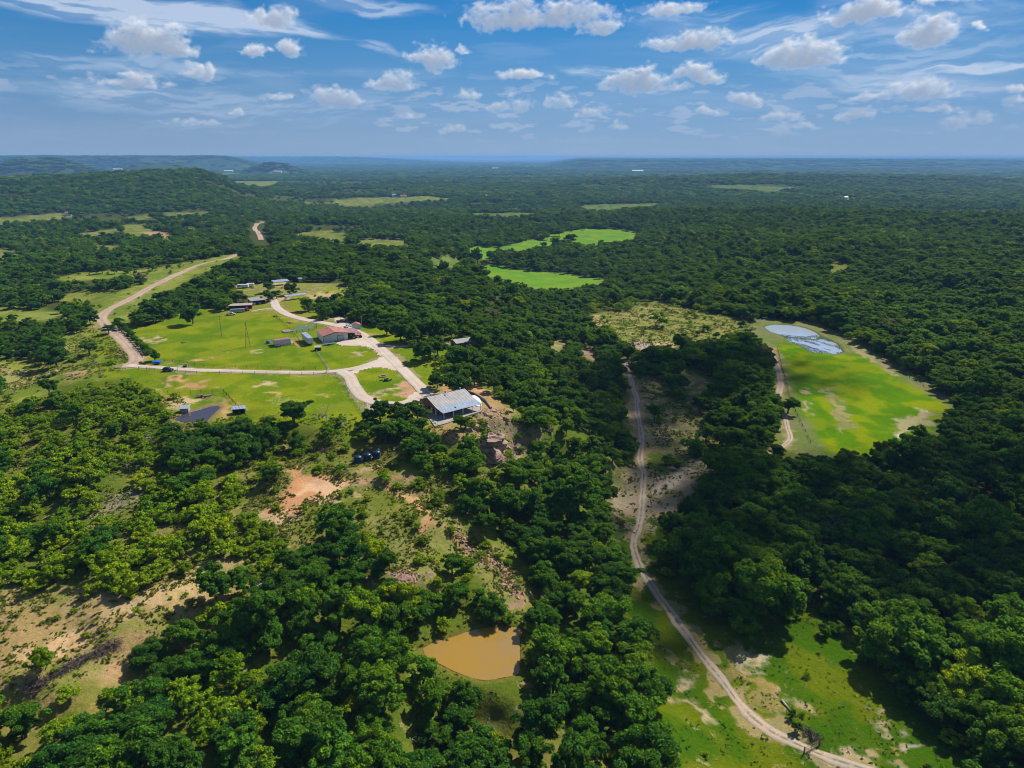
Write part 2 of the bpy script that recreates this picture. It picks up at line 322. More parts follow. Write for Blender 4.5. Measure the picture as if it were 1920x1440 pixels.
# ponds: (outline, water level)
PONDS = {
 'brown': [(793, 1216), (815, 1204), (850, 1194), (885, 1182), (925, 1175), (955, 1175), (978, 1181), (975, 1200), (975, 1232), (972, 1262), (945, 1270), (905, 1275), (860, 1262), (825, 1245), (800, 1232)],
 'ranch': [(327, 786), (345, 776), (370, 770), (392, 763), (408, 761), (412, 765), (400, 776), (385, 790), (360, 792), (340, 790)],
 'reed': [(1464, 627), (1490, 631), (1512, 632), (1536, 629), (1556, 639), (1570, 646), (1579, 660), (1566, 664), (1545, 662), (1525, 661), (1505, 650), (1482, 641)],
 'east': [(1433, 613), (1450, 609), (1480, 610), (1508, 615), (1528, 623), (1537, 631), (1528, 635), (1505, 634), (1470, 629), (1445, 622)]}
POND_W = {}
for k, p in PONDS.items():
    w = W(p); POND_W[k] = (plane(np.array(p)[:, 0], np.array(p)[:, 1], w[:, 2].mean()), float(w[:, 2].mean()))
POND_W['reed'] = (plane(np.array(PONDS['reed'])[:, 0], np.array(PONDS['reed'])[:, 1], POND_W['east'][1]), POND_W['east'][1])
_height0 = height
def height(x, y):
    x = np.asarray(x, float); y = np.asarray(y, float)
    z = _height0(x, y)
    if x.size == 0: return z
    for P, zw in POND_W.values():
        sd = poly_sd(x.ravel(), y.ravel(), P).reshape(x.shape)
        t = sstep(sd, .2, 9.0)
        zz = np.where(sd < .2, zw - .12 - .9 * sstep(-sd, -.2, 4), zw + .05 + .35 * sstep(sd, .2, 2))
        z = np.where(sd < 9, zz * (1 - t) + z * t, z)
    return z

for k_ in ('brown', 'ranch', 'east'):
    KEEP['pond_' + k_] = [W(PONDS[k_], l_) for l_ in ((.3, 2.4, 4.0) if k_ == 'brown' else (.3, 2.5))]
KEEP['far_road'] = [W([(470, 422), (492, 412), (500, 418), (488, 430), (497, 448), (506, 452), (500, 458), (478, 455), (470, 436)], l_) for l_ in (.3, 3.5, 7.0)]
ROADS = {}
def road_px(name, pts, width, n=8): ROADS[name] = (smooth_line(W(pts)[:, :2], n), width)
road_px('county', [(452, 474), (436, 481), (400, 490), (355, 504), (300, 530), (262, 551), (225, 570), (197, 586), (190, 598), (200, 612), (214, 622), (228, 636), (240, 648), (254, 664), (255, 676), (243, 684), (230, 686)], 6.6)
road_px('county_far', [(492, 416), (480, 423), (478, 430), (485, 438), (490, 450)], 6.5)
road_px('drive', [(240, 685), (275, 688), (330, 692), (400, 695), (470, 697), (540, 698.5), (600, 698), (645, 694), (680, 687), (712, 676)], 4.4)
road_px('loop', [(508, 556), (514, 566), (520, 578), (542, 591), (575, 600), (615, 607), (650, 615), (675, 625), (695, 638), (715, 655), (733, 672), (752, 690), (772, 710), (790, 728), (805, 745)], 6.0)
road_px('loop_s', [(640, 697), (655, 706), (664, 724), (682, 745), (715, 756), (755, 757), (785, 745)], 6.0)
road_px('link', [(700, 680), (735, 672)], 10)
road_px('trail', [(1172, 676), (1180, 700), (1186, 722), (1193, 745), (1194, 770), (1200, 800), (1203, 828), (1200, 860), (1207, 890), (1205, 920), (1203, 950), (1198, 985), (1188, 1015), (1195, 1048), (1214, 1085), (1240, 1124), (1272, 1170), (1310, 1222), (1350, 1272), (1395, 1330), (1440, 1368), (1490, 1394), (1540, 1416), (1600, 1436), (1680, 1460)], 3.2)
road_px('trail_e', [(1438, 652), (1450, 668), (1458, 690), (1463, 715), (1460, 740), (1452, 752)], 4.0)
road_px('trail_e2', [(1470, 775), (1476, 800), (1480, 826), (1440, 856), (1405, 868)], 2.6)
road_px('side1', [(722, 648), (748, 650), (790, 646), (840, 644)], 3.2)
road_px('side2', [(655, 612), (640, 604), (636, 596)], 7)
road_px('side3', [(512, 578), (490, 580), (470, 584)], 1.8)

# ------------------------------------------------------------------ materials
def mat(name):
    m = bpy.data.materials.new(name); m.use_nodes = True; m.node_tree.nodes.clear()
    T = NT(m.node_tree); o = T.new('ShaderNodeOutputMaterial'); b = T.new('ShaderNodeBsdfPrincipled')
    T.l.new(b.outputs[0], o.inputs[0]); T.b = b; T.o = o
    b.inputs['Specular IOR Level'].default_value = .25
    return m, T
def coord(T, kind='Object'):
    n = T.new('ShaderNodeTexCoord'); return n.outputs[kind]
def pos(T): return T.new('ShaderNodeNewGeometry').outputs['Position']
def bump(T, h, dist, strength=1.0):
    n = T.new('ShaderNodeBump'); T.put(n.inputs['Height'], h); T.put(n.inputs['Distance'], dist); T.put(n.inputs['Strength'], strength)
    T.l.new(n.outputs[0], T.b.inputs['Normal'])
def simple(name, col, rough=.8, metal=0, var=.18, scale=1.2, col2=None, ribs=None):
    m, T = mat(name); c = coord(T)
    n = T.noise(c, scale, 5, .6)
    a = T.mix(T.ramp(n, .3, .7), tuple(x * (1 - var) for x in col), tuple(min(1, x * (1 + var)) for x in col) if col2 is None else col2)
    if ribs:
        axis, per, amt = ribs
        s = T.sep(c)[axis]
        w = T.math('SINE', T.math('MULTIPLY', s, 2 * math.pi / per))
        bump(T, w, .04, .8)
    T.put(T.b.inputs['Base Color'], a); T.b.inputs['Roughness'].default_value = rough; T.b.inputs['Metallic'].default_value = metal
    return m

def leaf_mat(name, dark, mid, light):
    m, T = mat(name)
    lv = T.attr('leafvar', 'GEOMETRY', 'Fac'); tint = T.attr('tint', 'INSTANCER', 'Fac')
    n = T.noise(coord(T), .55, 3, .6)
    f = T.math('ADD', T.math('MULTIPLY', lv, .55), T.math('MULTIPLY', T.math('SUBTRACT', n, .5), 1.0))
    f = T.math('ADD', f, T.math('SUBTRACT', tint, .28))
    c = T.mix(T.ramp(f, -.15, .55), dark, mid); c = T.mix(T.ramp(f, .42, 1.15), c, light); rnd = T.new('ShaderNodeObjectInfo').outputs['Random']; c = T.mix(T.math('MULTIPLY', rnd, .85), c, T.mix(1.0, c, (1.42, 1.03, .75), 'MULTIPLY')); c = T.mix(T.ramp(tint, .93, .98), c, (.16, .15, .07))
    T.put(T.b.inputs['Base Color'], c); T.b.inputs['Roughness'].default_value = .62
    T.b.inputs['Specular IOR Level'].default_value = .03
    tr = T.new('ShaderNodeBsdfTranslucent'); T.put(tr.inputs[0], T.mix(.5, c, light))
    mx = T.new('ShaderNodeMixShader'); mx.inputs[0].default_value = .30
    T.l.new(T.b.outputs[0], mx.inputs[1]); T.l.new(tr.outputs[0], mx.inputs[2]); T.l.new(mx.outputs[0], T.o.inputs[0])
    return m
M = {}
M['oak'] = leaf_mat('oak_leaves', (.014, .080, .016), (.068, .200, .012), (.300, .410, .005))
M['mesquite'] = leaf_mat('mesquite_leaves', (.060, .150, .006), (.160, .300, .006), (.340, .450, .008))
M['bark'] = simple('bark', (.10, .075, .055), .95, var=.4, scale=3)
M['deadwood'] = simple('dead_wood', (.34, .30, .27), .9, var=.3, scale=2)
M['deaddark'] = simple('dark_dead_wood', (.10, .075, .06), .9, var=.3, scale=2)

def ground_mat():
    m, T = mat('land')
    p = pos(T); alb = T.attr('albedo'); k = T.attr('kinds')
    ks = T.new('ShaderNodeSeparateColor'); T.put(ks.inputs[0], k); bare, lush, wood = ks.outputs
    n1 = T.noise(p, .035, 5, .6); n2 = T.noise(p, .22, 6, .65); n3 = T.noise(p, 1.1, 5, .65); n4 = T.noise(p, .0035, 6, .62)
    # worn places keep the colour of their own earth
    # patches where the soil shows through thin grass
    soil = T.mix(T.ramp(n1, .35, .65), (.42, .27, .14), (.47, .36, .22))
    soil = T.mix(T.ramp(bare, .50, .62), soil, T.mix(1.0, alb, (1.12, 1.06, 1.0), 'MULTIPLY'))
    f = T.math('ADD', T.math('MULTIPLY', n2, .65), T.math('MULTIPLY', n3, .35))
    thr = T.math('SUBTRACT', .66, T.math('MULTIPLY', bare, .30))
    fac = T.ramp(T.math('SUBTRACT', f, thr), -.035, .05)
    c = T.mix(T.math('MULTIPLY', fac, T.math('SUBTRACT', 1.0, T.math('MULTIPLY', lush, .93))), alb, soil)
    # tufts: darker greener and yellower clumps
    dk = T.ramp(n3, .40, .58)
    c2 = T.mix(1.0, c, (.55, .74, .40), 'MULTIPLY')
    c = T.mix(T.math('MULTIPLY', T.math('MULTIPLY', dk, T.math('SUBTRACT', 1.0, bare)), T.math('SUBTRACT', .85, T.math('MULTIPLY', lush, .50))), c, c2)
    yl = T.ramp(n2, .50, .72)
    c = T.mix(T.math('MULTIPLY', yl, .35), c, T.mix(1.0, c, (1.35, 1.02, .8), 'MULTIPLY'))
    c = T.mix(T.math('MULTIPLY', lush, T.ramp(n1, .42, .60)), c, T.mix(1.0, c, (.72, .86, 1.1), 'MULTIPLY')); c = T.mix(T.math('MULTIPLY', T.math('MULTIPLY', lush, .65), T.ramp(T.noise(p, .07, 6, .7), .52, .66)), c, T.mix(1.0, c, (1.30, .98, 1.6), 'MULTIPLY'))
    br = T.math('ADD', .45, T.math('MULTIPLY', T.noise(p, 2.2, 5, .75), 1.1))
    c = T.vm('SCALE', c, None, T.math('MULTIPLY', br, .74))
    # far country is wood with a few fields
    far = T.ramp(T.math('MULTIPLY', T.vm('LENGTH', p), .001), 5.0, 9.0)
    fld = T.ramp(T.noise(T.vm('MULTIPLY', p, (.6, 1.0, 1)), .0016, 6, .6),   .70, .74)
    c = T.mix(far, c, T.mix(fld, T.mix(T.ramp(n4, .4, .6), (.022, .050, .020), (.045, .075, .030)), (.20, .19, .10)))
    T.put(T.b.inputs['Base Color'], c); T.b.inputs['Roughness'].default_value = .95; T.b.inputs['Specular IOR Level'].default_value = 0
    bump(T, T.math('ADD', T.math('MULTIPLY', n3, .6), n2), .55, .7)
    return m
M['ground'] = ground_mat()

def road_mat(name, c1, c2, c3, rut=.5, grass=0):
    m, T = mat(name); p = pos(T); lat = T.attr('across', 'GEOMETRY', 'Fac')
    n1 = T.noise(p, .12, 5, .6); n2 = T.noise(p, .9, 5, .65); n3 = T.noise(p, 4.0, 3, .6)
    c = T.mix(T.ramp(n1, .35, .65), c1, c2)
    c = T.mix(T.math('MULTIPLY', T.ramp(n2, .5, .75), .6), c, c3)
    # two paler wheel tracks and a darker crown
    tr = T.math('ABSOLUTE', T.math('SUBTRACT', T.math('ABSOLUTE', lat), .45))
    t = T.ramp(tr, .05, .30, 1.0, 0.0)
    c = T.mix(T.math('MULTIPLY', t, rut), c, T.mix(1.0, c, (1.22, 1.2, 1.18), 'MULTIPLY'))
    if grass: c = T.mix(T.math('MULTIPLY', T.math('MULTIPLY', T.ramp(T.math('ABSOLUTE', lat), .04, .34, 1.0, 0.0), T.ramp(T.noise(p, .5, 5, .65), .44, .56)), grass), c, (.15, .17, .05))
    ed = T.ramp(T.math('ADD', T.math('ABSOLUTE', lat), T.math('MULTIPLY', T.math('SUBTRACT', n2, .5), .5)), .78, 1.0)
    c = T.mix(T.math('MULTIPLY', ed, .7), c, c3)
    c = T.vm('SCALE', c, None, T.math('ADD', .50, T.math('MULTIPLY', n3, .5)))
    T.put(T.b.inputs['Base Color'], c); T.b.inputs['Roughness'].default_value = .95; T.b.inputs['Specular IOR Level'].default_value = .1
    bump(T, n2, .1, .5)
    return m
M['gravel'] = road_mat('pale_gravel', (.50, .41, .33), (.56, .48, .40), (.40, .30, .21))
M['dirt'] = road_mat('tan_dirt', (.40, .29, .21), (.46, .35, .26), (.34, .21, .12), .6, .25)
M['trail'] = road_mat('rocky_track', (.46, .35, .25), (.40, .33, .26), (.24, .19, .13), .7, .8)

def water_mat(name, col, rough, col2=None, scale=.12, spec=.5):
    m, T = mat(name); p = pos(T)
    n = T.noise(p, scale, 5, .6)
    T.put(T.b.inputs['Base Color'], T.mix(T.ramp(n, .38, .62), col, col2 or col)); T.b.inputs['Roughness'].default_value = rough
    T.b.inputs['Specular IOR Level'].default_value = spec; T.b.inputs['IOR'].default_value = 1.33
    bump(T, T.noise(T.vm('MULTIPLY', p, (1, 1.8, 1)), 1.4, 3, .6), .02, .35)
    return m
M['water_brown'] = water_mat('muddy_water', (.270, .158, .022), .05, (.235, .155, .060), .055, .6)
M['water_dark'] = water_mat('dark_water', (.05, .045, .055), .06, None, .1)
M['water_blue'] = water_mat('still_water', (.30, .36, .44), .09, None, .1, 1.0)  # milky base colour, raised to carry the cloud glare on the water

# ------------------------------------------------------------------ object helpers
def link(o, parent=None):
    scene.collection.objects.link(o)
    if parent: o.parent = parent
    return o
def mesh_np(name, V, Fc, material=None, smooth=False):
    """V (n,3); Fc (m,k) one polygon size"""
    me = bpy.data.meshes.new(name); V = np.asarray(V, np.float32); Fc = np.asarray(Fc, np.int32); k = Fc.shape[1]
    me.vertices.add(len(V)); me.vertices.foreach_set('co', V.ravel())
    me.loops.add(Fc.size); me.loops.foreach_set('vertex_index', Fc.ravel())
    me.polygons.add(len(Fc)); me.polygons.foreach_set('loop_start', np.arange(0, Fc.size, k, dtype=np.int32))
    me.polygons.foreach_set('use_smooth', np.full(len(Fc), smooth))
    if material: me.materials.append(material)
    me.update(calc_edges=True); return me
def setattr_np(me, name, typ, dom, arr):
    a = me.attributes.new(name, typ, dom)
    key = 'color' if 'COLOR' in typ else ('vector' if typ == 'FLOAT_VECTOR' else 'value')
    a.data.foreach_set(key, np.asarray(arr, np.int32 if typ == 'INT' else np.float32).ravel())
def tag(o, label=None, cat=None, group=None, kind=None):
    if label: o['label'] = label
    if cat: o['category'] = cat
    if group: o['group'] = group
    if kind: o['kind'] = kind
    return o

# ------------------------------------------------------------------ ground
def build_ground():
    dep = np.concatenate([np.linspace(62, 50, 40, endpoint=False), np.linspace(50, 2.0, 700, endpoint=False), np.linspace(2.0, .15, 170)])
    rr = (EYE + 15) / np.tan(np.radians(dep)); rr = np.concatenate([[.5, 8, 20, 32, 44], rr])
    azd = np.radians(np.linspace(-44, 44, 860)); side = np.radians(np.linspace(44, 316, 90))[1:-1]
    az = np.concatenate([azd, side]); na, nr = len(az), len(rr)
    R, A = np.meshgrid(rr, az, indexing='ij'); X = (R * np.sin(A)).ravel(); Y = (R * np.cos(A)).ravel()
    Z = height(X, Y)
    i = np.arange(nr - 1)[:, None]; j = np.arange(na)[None]; j2 = (j + 1) % na
    Fc = np.stack([i * na + j, (i + 1) * na + j, (i + 1) * na + j2, i * na + j2], -1).reshape(-1, 4)[:, ::-1]
    me = mesh_np('ground', np.stack([X, Y, Z], -1), Fc, M['ground'], True)
    # base colours by place
    wx = X + (fbm(X / 7, Y / 7, 3, 21) - .5) * 9; wy = Y + (fbm(X / 7, Y / 7, 3, 22) - .5) * 9
    n = fbm(X / 45, Y / 45, 4, 31)[:, None]; nf = fbm(X / 9, Y / 9, 3, 33)[:, None]
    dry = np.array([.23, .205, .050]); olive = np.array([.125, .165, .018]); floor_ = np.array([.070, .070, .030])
    col = dry * sstep(n, .42, .62) + olive * (1 - sstep(n, .42, .62))
    bare = np.full(len(X), .24); lush = np.zeros(len(X)); wood = np.zeros(len(X))
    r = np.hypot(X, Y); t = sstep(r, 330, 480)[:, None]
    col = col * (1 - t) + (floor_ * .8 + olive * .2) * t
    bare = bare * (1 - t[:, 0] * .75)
    def lay(P, c1, c2=None, b=None, lu=None, feather=2.0, thr=.5, amt=1.0, grow=0.0, wob=True):
        nonlocal col, bare, lush
        sd = poly_sd(wx if wob else X, wy if wob else Y, P)
        m = (1 - sstep(sd - grow, -feather, feather)) * amt
        k = np.nonzero(m > 0)[0]; mm = m[k][:, None]
        c = np.array(c1)[None] if c2 is None else np.array(c1) * (1 - sstep(nf[k], thr - .12, thr + .12)) + np.array(c2) * sstep(nf[k], thr - .12, thr + .12)
        col[k] = col[k] * (1 - mm) + c * mm
        if b is not None: bare[k] = bare[k] * (1 - m[k]) + b * m[k]
        if lu is not None: lush[k] = lush[k] * (1 - m[k]) + lu * m[k]
    C = CLEAR
    G1, G2, G3 = (.150, .220, .006), (.235, .270, .010), (.26, .225, .040)
    for k_ in ('mead_nw', 'mead_w', 'mead_sw', 'mead_sw2', 'mead_l1', 'mead_l2', 'road_strip'):
        lay(C[k_], (.28, .29, .055), (.18, .23, .028), .26, .45, 5, grow=8)
    for k_ in ('l3', 'l4', 'l5', 'l6', 'l7', 'l9', 'l10', 'l11', 'f1', 'f2', 'f3', 'f6', 'f10', 'f12', 'f13', 'f14', 'f17'):
        lay(C[k_], (.24, .24, .06), (.15, .19, .03), .25, .5, 8, grow=14)
    lay(C['l8'], (.36, .24, .14), None, .8, 0, 4, grow=3)
    for k_ in ('f4', 'f5', 'f7', 'f15'): lay(C[k_], (.10, .16, .03), (.17, .20, .05), .1, .8, 8, grow=14)
    lay(C['greenA'], (.150, .300, .022), (.20, .31, .03), 0, 1, 4, grow=10); lay(C['greenB'], (.155, .32, .020), (.19, .31, .03), 0, 1, 3, grow=8)
    lay(C['scrub_m'], (.27, .26, .075), (.16, .20, .035), .36, .1, 4, grow=5)
    lay(C['sparse_m'], (.17, .16, .07), (.12, .14, .04), .4, 0, 5, grow=4)
    lay(C['fieldE'], (.17, .21, .05), (.23, .22, .09), .25, .4, 4, grow=6)
    lay(C['vivid'], (.110, .225, .003), (.235, .285, .004), .0, .85, 3)
    [lay(C['sp%d' % q_], (.26, .23, .10), (.17, .18, .05), .45, 0, 3, grow=3) for q_ in range(1, 10)]; lay(C['creek'], (.34, .27, .20), (.20, .18, .09), .60, 0, 3, grow=2); lay(C['trail_gap'], (.33, .22, .14), (.20, .20, .08), .50, 0, 3, grow=1)
    lay(C['trail_low'], (.060, .130, .003), (.135, .165, .005), .22, .40, 3, grow=6)  # meadow grass darkened in its albedo to hold partial cloud shade
    lay(C['tan_sw'], (.42, .285, .12), (.26, .25, .06), .45, 0, 3, grow=6); lay(C['open_c'], (.170, .190, .030), (.27, .245, .075), .16, .2, 4, grow=4); lay(C['open_c2'], (.27, .245, .08), (.165, .185, .03), .35, 0, 3, grow=3)
    lay(C['spot_w'], (.24, .20, .10), None, .5, .6, 2)
    lay(C['ranch'], G1, G2, .16, .82, 3, grow=9); lay(C['yard_e'], G2, G1, .22, .62, 3, grow=10); lay(C['yard_n'], G2, G3, .30, .5, 3, grow=8); lay(C['barnyard'], G2, G3, .25, .5, 3, grow=6)
    lay(C['upper_yard'], (.24, .23, .07), G2, .42, .3, 3, grow=6); lay(C['houseyard'], (.38, .25, .12), (.25, .24, .06), .62, .0, 3, grow=3)
    lay(C['rocks'], (.34, .24, .16), (.20, .17, .10), .7, 0, 3); lay(C['r1'], (.50, .36, .26), None, 1, 0, 2); lay(C['r2'], (.50, .33, .2), None, 1, 0, 2)
    lay(C['slash1'], (.30, .21, .16), None, .8, 0, 2); lay(C['slash2'], (.42, .34, .27), None, .9, 0, 2)
    # worn ground: orange and tan scars, each at its place
    OR, TN, PK = (.56, .335, .165), (.55, .42, .24), (.50, .30, .20)
    scars = [([(335, 722), (350, 714), (385, 712), (400, 716), (395, 724), (370, 728), (345, 730), (330, 728)], OR), ([(300, 706), (330, 704), (360, 706), (350, 711), (315, 712), (302, 712)], OR), ([(300, 716), (315, 722), (310, 732), (298, 724)], OR),
             ([(472, 722), (490, 717), (526, 716), (520, 721), (490, 723), (478, 725)], TN), ([(488, 737), (500, 733), (512, 738), (505, 744), (492, 743)], OR), ([(614, 741), (622, 739), (626, 742), (620, 745)], OR),
             ([(355, 674), (370, 671), (380, 675), (372, 678), (358, 678)], OR), ([(392, 670), (405, 667), (412, 670), (402, 673)], OR), ([(418, 662), (426, 660), (428, 663), (420, 665)], TN), ([(278, 632), (290, 630), (298, 640), (290, 645), (280, 638)], TN),
             ([(472, 657), (480, 655), (494, 656), (488, 661), (476, 661)], TN), ([(327, 750), (350, 745), (378, 752), (372, 757), (340, 764), (322, 766)], TN), ([(412, 770), (425, 762), (438, 768), (434, 779), (420, 776)], OR), ([(318, 785), (330, 796), (352, 800), (348, 812), (325, 805), (312, 790)], OR),
             ([(300, 736), (320, 740), (325, 750), (302, 754)], OR), ([(400, 748), (440, 752), (448, 770), (420, 762), (405, 756)], (.40, .30, .12)), ([(735, 728), (752, 712), (778, 720), (785, 735), (770, 745), (748, 742)], PK), ([(718, 728), (735, 726), (740, 733), (724, 735)], TN),
             ([(693, 738), (715, 734), (712, 741), (697, 742)], TN), ([(820, 722), (850, 716), (848, 735), (822, 738)], OR), ([(850, 722), (905, 718), (925, 735), (890, 738), (850, 730)], OR), ([(655, 660), (680, 658), (678, 666), (660, 666)], TN),
             ([(545, 636), (556, 634), (566, 645), (556, 650), (548, 648)], OR), ([(565, 555), (600, 548), (638, 548), (634, 556), (590, 560), (575, 560)], TN), ([(520, 558), (540, 554), (545, 562), (528, 566)], TN), ([(498, 530), (540, 528), (538, 536), (505, 538)], TN),
             ([(520, 880), (545, 870), (600, 882), (650, 900), (655, 915), (620, 925), (590, 935), (560, 950), (540, 962), (500, 970), (515, 945), (540, 930), (530, 905)], (.52, .27, .14)), ([(560, 900), (640, 905), (690, 905), (650, 925), (590, 940)], (.60, .40, .25)),
             ([(750, 918), (775, 922), (800, 950), (832, 972), (815, 975), (785, 958), (760, 940)], OR), ([(845, 985), (870, 992), (900, 1030), (940, 1060), (975, 1100), (990, 1135), (965, 1130), (935, 1080), (890, 1050), (858, 1010)], (.36, .23, .17)),
             ([(508, 825), (525, 830), (535, 850), (520, 858), (505, 845)], (.42, .22, .12)), ([(760, 905), (790, 912), (812, 925), (800, 928), (775, 918)], (.3, .2, .13)), ([(735, 1075), (760, 1068), (785, 1078), (775, 1100), (745, 1095)], (.28, .19, .15)),
             ([(690, 1150), (712, 1150), (722, 1190), (708, 1205), (692, 1185)], (.50, .38, .24)), ([(440, 1235), (470, 1150), (455, 1140), (440, 1190)], TN), ([(120, 700), (170, 692), (172, 704), (125, 712)], (.55, .36, .20)), ([(0, 688), (110, 696), (112, 700), (0, 694)], TN),
             ([(90, 650), (110, 648), (120, 655), (100, 656)], TN), ([(0, 700), (90, 704), (60, 720), (0, 735)], (.30, .28, .10)), ([(80, 1205), (160, 1180), (215, 1160), (205, 1190), (130, 1225), (60, 1262), (0, 1290), (0, 1255)], (.54, .38, .22)), ([(200, 1120), (330, 1110), (300, 1145), (220, 1160)], (.44, .33, .19)),
             ([(360, 1075), (395, 1060), (380, 1100), (340, 1130)], (.5, .37, .2)), ([(1540, 735), (1555, 727), (1570, 740), (1590, 770), (1600, 800), (1585, 810), (1565, 775), (1550, 755)], (.30, .27, .12)), ([(1505, 752), (1520, 755), (1515, 775), (1505, 768)], (.42, .30, .2)),
             ([(1690, 785), (1730, 770), (1760, 772), (1740, 795), (1700, 812), (1670, 808)], (.36, .31, .17)), ([(1673, 812), (1695, 810), (1698, 818), (1680, 820)], (.60, .52, .44)), ([(1728, 770), (1742, 769), (1742, 774), (1730, 774)], (.60, .52, .42)), ([(1472, 683), (1480, 683), (1478, 686), (1472, 686)], TN),
             ([(1492, 731), (1508, 730), (1506, 733), (1494, 734)], TN), ([(1590, 640), (1620, 655), (1660, 680), (1690, 702), (1680, 704), (1645, 684), (1605, 660)], (.33, .28, .15)), ([(1270, 1278), (1290, 1272), (1296, 1290), (1280, 1300)], (.48, .37, .24)), ([(1283, 1318), (1305, 1330), (1325, 1345), (1318, 1362), (1298, 1342)], (.50, .38, .25)),
             ([(1378, 1205), (1392, 1212), (1412, 1228), (1430, 1252), (1418, 1252), (1396, 1232)], (.52, .42, .30)), ([(1436, 1282), (1450, 1280), (1450, 1292), (1440, 1294)], (.56, .44, .32)), ([(1385, 1305), (1420, 1320), (1430, 1345), (1405, 1335)], (.40, .32, .20)), ([(1470, 1305), (1500, 1318), (1512, 1340), (1490, 1332)], (.40, .34, .19)),
             ([(1540, 1400), (1580, 1402), (1620, 1420), (1680, 1450), (1560, 1450), (1535, 1420)], (.50, .39, .26)), ([(1620, 1345), (1640, 1342), (1640, 1350), (1624, 1352)], (.44, .36, .28)), ([(1685, 1400), (1710, 1395), (1720, 1410), (1700, 1415)], (.50, .42, .36)), ([(1250, 1215), (1268, 1235), (1262, 1260), (1250, 1240)], (.30, .28, .10)),
             ([(1350, 1195), (1372, 1205), (1420, 1270), (1452, 1335), (1435, 1335), (1400, 1275), (1360, 1220)], (.33, .26, .10)), ([(1165, 758), (1190, 752), (1192, 765), (1172, 768)], (.46, .29, .19)), ([(1185, 792), (1205, 790), (1204, 812), (1190, 808)], (.50, .27, .16)),
             ([(1290, 872), (1262, 885), (1240, 905), (1225, 930), (1240, 925), (1270, 900), (1295, 885)], (.50, .43, .34)), ([(1100, 592), (1120, 592), (1140, 612), (1125, 612)], (.46, .36, .20)), ([(1205, 590), (1235, 588), (1240, 596), (1215, 600)], (.50, .44, .24)), ([(1225, 640), (1260, 643), (1258, 650), (1230, 648)], TN)]
    wx = X + (fbm(X / 5, Y / 5, 4, 23) - .5) * 15; wy = Y + (fbm(X / 5, Y / 5, 4, 24) - .5) * 15
    scars += [([(650, 905), (700, 896), (745, 905), (770, 925), (735, 918), (700, 908), (660, 916)], (.50, .29, .16)), ([(640, 880), (690, 872), (730, 876), (690, 884), (655, 892)], (.48, .31, .18)), ([(790, 955), (840, 985), (865, 1015), (850, 1018), (815, 985)], (.50, .27, .15)), ([(490, 960), (520, 955), (560, 968), (530, 985), (505, 980)], (.50, .36, .22))]
    for p, c in scars:
        P = W(p); lay(P, c, tuple(x * .8 for x in c), .80, 0, 1.6, .58, .93)
    # mower stripes in the paddock, real lines in the grass
    st = [((498, 745), (530, 768)), ((508, 742), (545, 765)), ((520, 742), (556, 764)), ((532, 742), (566, 762)), ((514, 752), (540, 773)), ((540, 742), (572, 758))]
    for a, b in st:
        P = W([a, b]); d = line_d(wx, wy, P); m = (1 - sstep(d, .2, .7)) * .55; col = col * (1 - m[:, None]) + np.array((.42, .38, .12)) * m[:, None]
    # worn edge along the roads, banks of the ponds
    for k_, (P, w) in ROADS.items():
        m0 = (np.abs(X) < 420) & (Y < 620); d = np.full(len(X), 99.0); d[m0] = line_d(wx[m0], wy[m0], P)
        m = (1 - sstep(d, w / 2, w / 2 + 1.6)) * .8; c = np.array((.36, .28, .13)); col = col * (1 - m[:, None]) + c * m[:, None]; bare = np.maximum(bare, m * .75)
    for k_, (P, zw) in POND_W.items():
        sd = poly_sd(X, Y, P); m = (1 - sstep(sd, .8, 2.6 if k_ != 'ranch' else 4.5)) * .9
        c = {'brown': (.17, .15, .03), 'ranch': (.30, .21, .09), 'east': (.12, .15, .05), 'reed': (.10, .15, .05)}[k_]
        col = col * (1 - m[:, None]) + np.array(c) * m[:, None]
    # earth under the closed wood beyond the near slopes is handled by the distance term
    one = np.ones((len(X), 1))
    setattr_np(me, 'albedo', 'FLOAT_COLOR', 'POINT', np.concatenate([col, one], 1))
    setattr_np(me, 'kinds', 'FLOAT_COLOR', 'POINT', np.stack([bare, lush, wood, one[:, 0]], -1))
    o = link(bpy.data.objects.new('ground', me)); tag(o, kind='structure')
build_ground()

def strip(name, P, width, material, lift, ncr=7, kind='structure', rag=.22):
    P = np.asarray(P); 
    # resample every 1.5 m
    s = np.concatenate([[0], np.cumsum(np.hypot(*np.diff(P, axis=0).T))]); L = s[-1]; n = max(int(L / 1.5), 4)
    q = np.linspace(0, L, n); X = np.interp(q, s, P[:, 0]); Y = np.interp(q, s, P[:, 1])
    k = np.ones(5) / 5
    tx = np.gradient(X); ty = np.gradient(Y); l = np.hypot(tx, ty) + 1e-9; tx /= l; ty /= l
    t = np.linspace(-1, 1, ncr)
    wl = width / 2 * (1 + rag * (fbm(q / 6, q * 0 + 3.3, 3, 71) - .5)); wr = width / 2 * (1 + rag * (fbm(q / 6, q * 0 + 8.3, 3, 72) - .5))
    off = np.where(t[None] < 0, wl[:, None], wr[:, None]) * t[None]
    VX = X[:, None] - ty[:, None] * off; VY = Y[:, None] + tx[:, None] * off
    VZ = height(VX.ravel(), VY.ravel()).reshape(VX.shape) + lift - .10 * (np.abs(t)[None] > .99)
    i = np.arange(n - 1)[:, None]; j = np.arange(ncr - 1)[None]
    Fc = np.stack([i * ncr + j, i * ncr + j + 1, (i + 1) * ncr + j + 1, (i + 1) * ncr + j], -1).reshape(-1, 4)[:, ::-1]
    me = mesh_np(name, np.stack([VX, VY, VZ], -1).reshape(-1, 3), Fc, material, True)
    setattr_np(me, 'across', 'FLOAT', 'POINT', np.tile(t, n))
    if me.polygons[0].normal.z < 0: me.flip_normals()
    return tag(link(bpy.data.objects.new(name, me)), kind=kind)
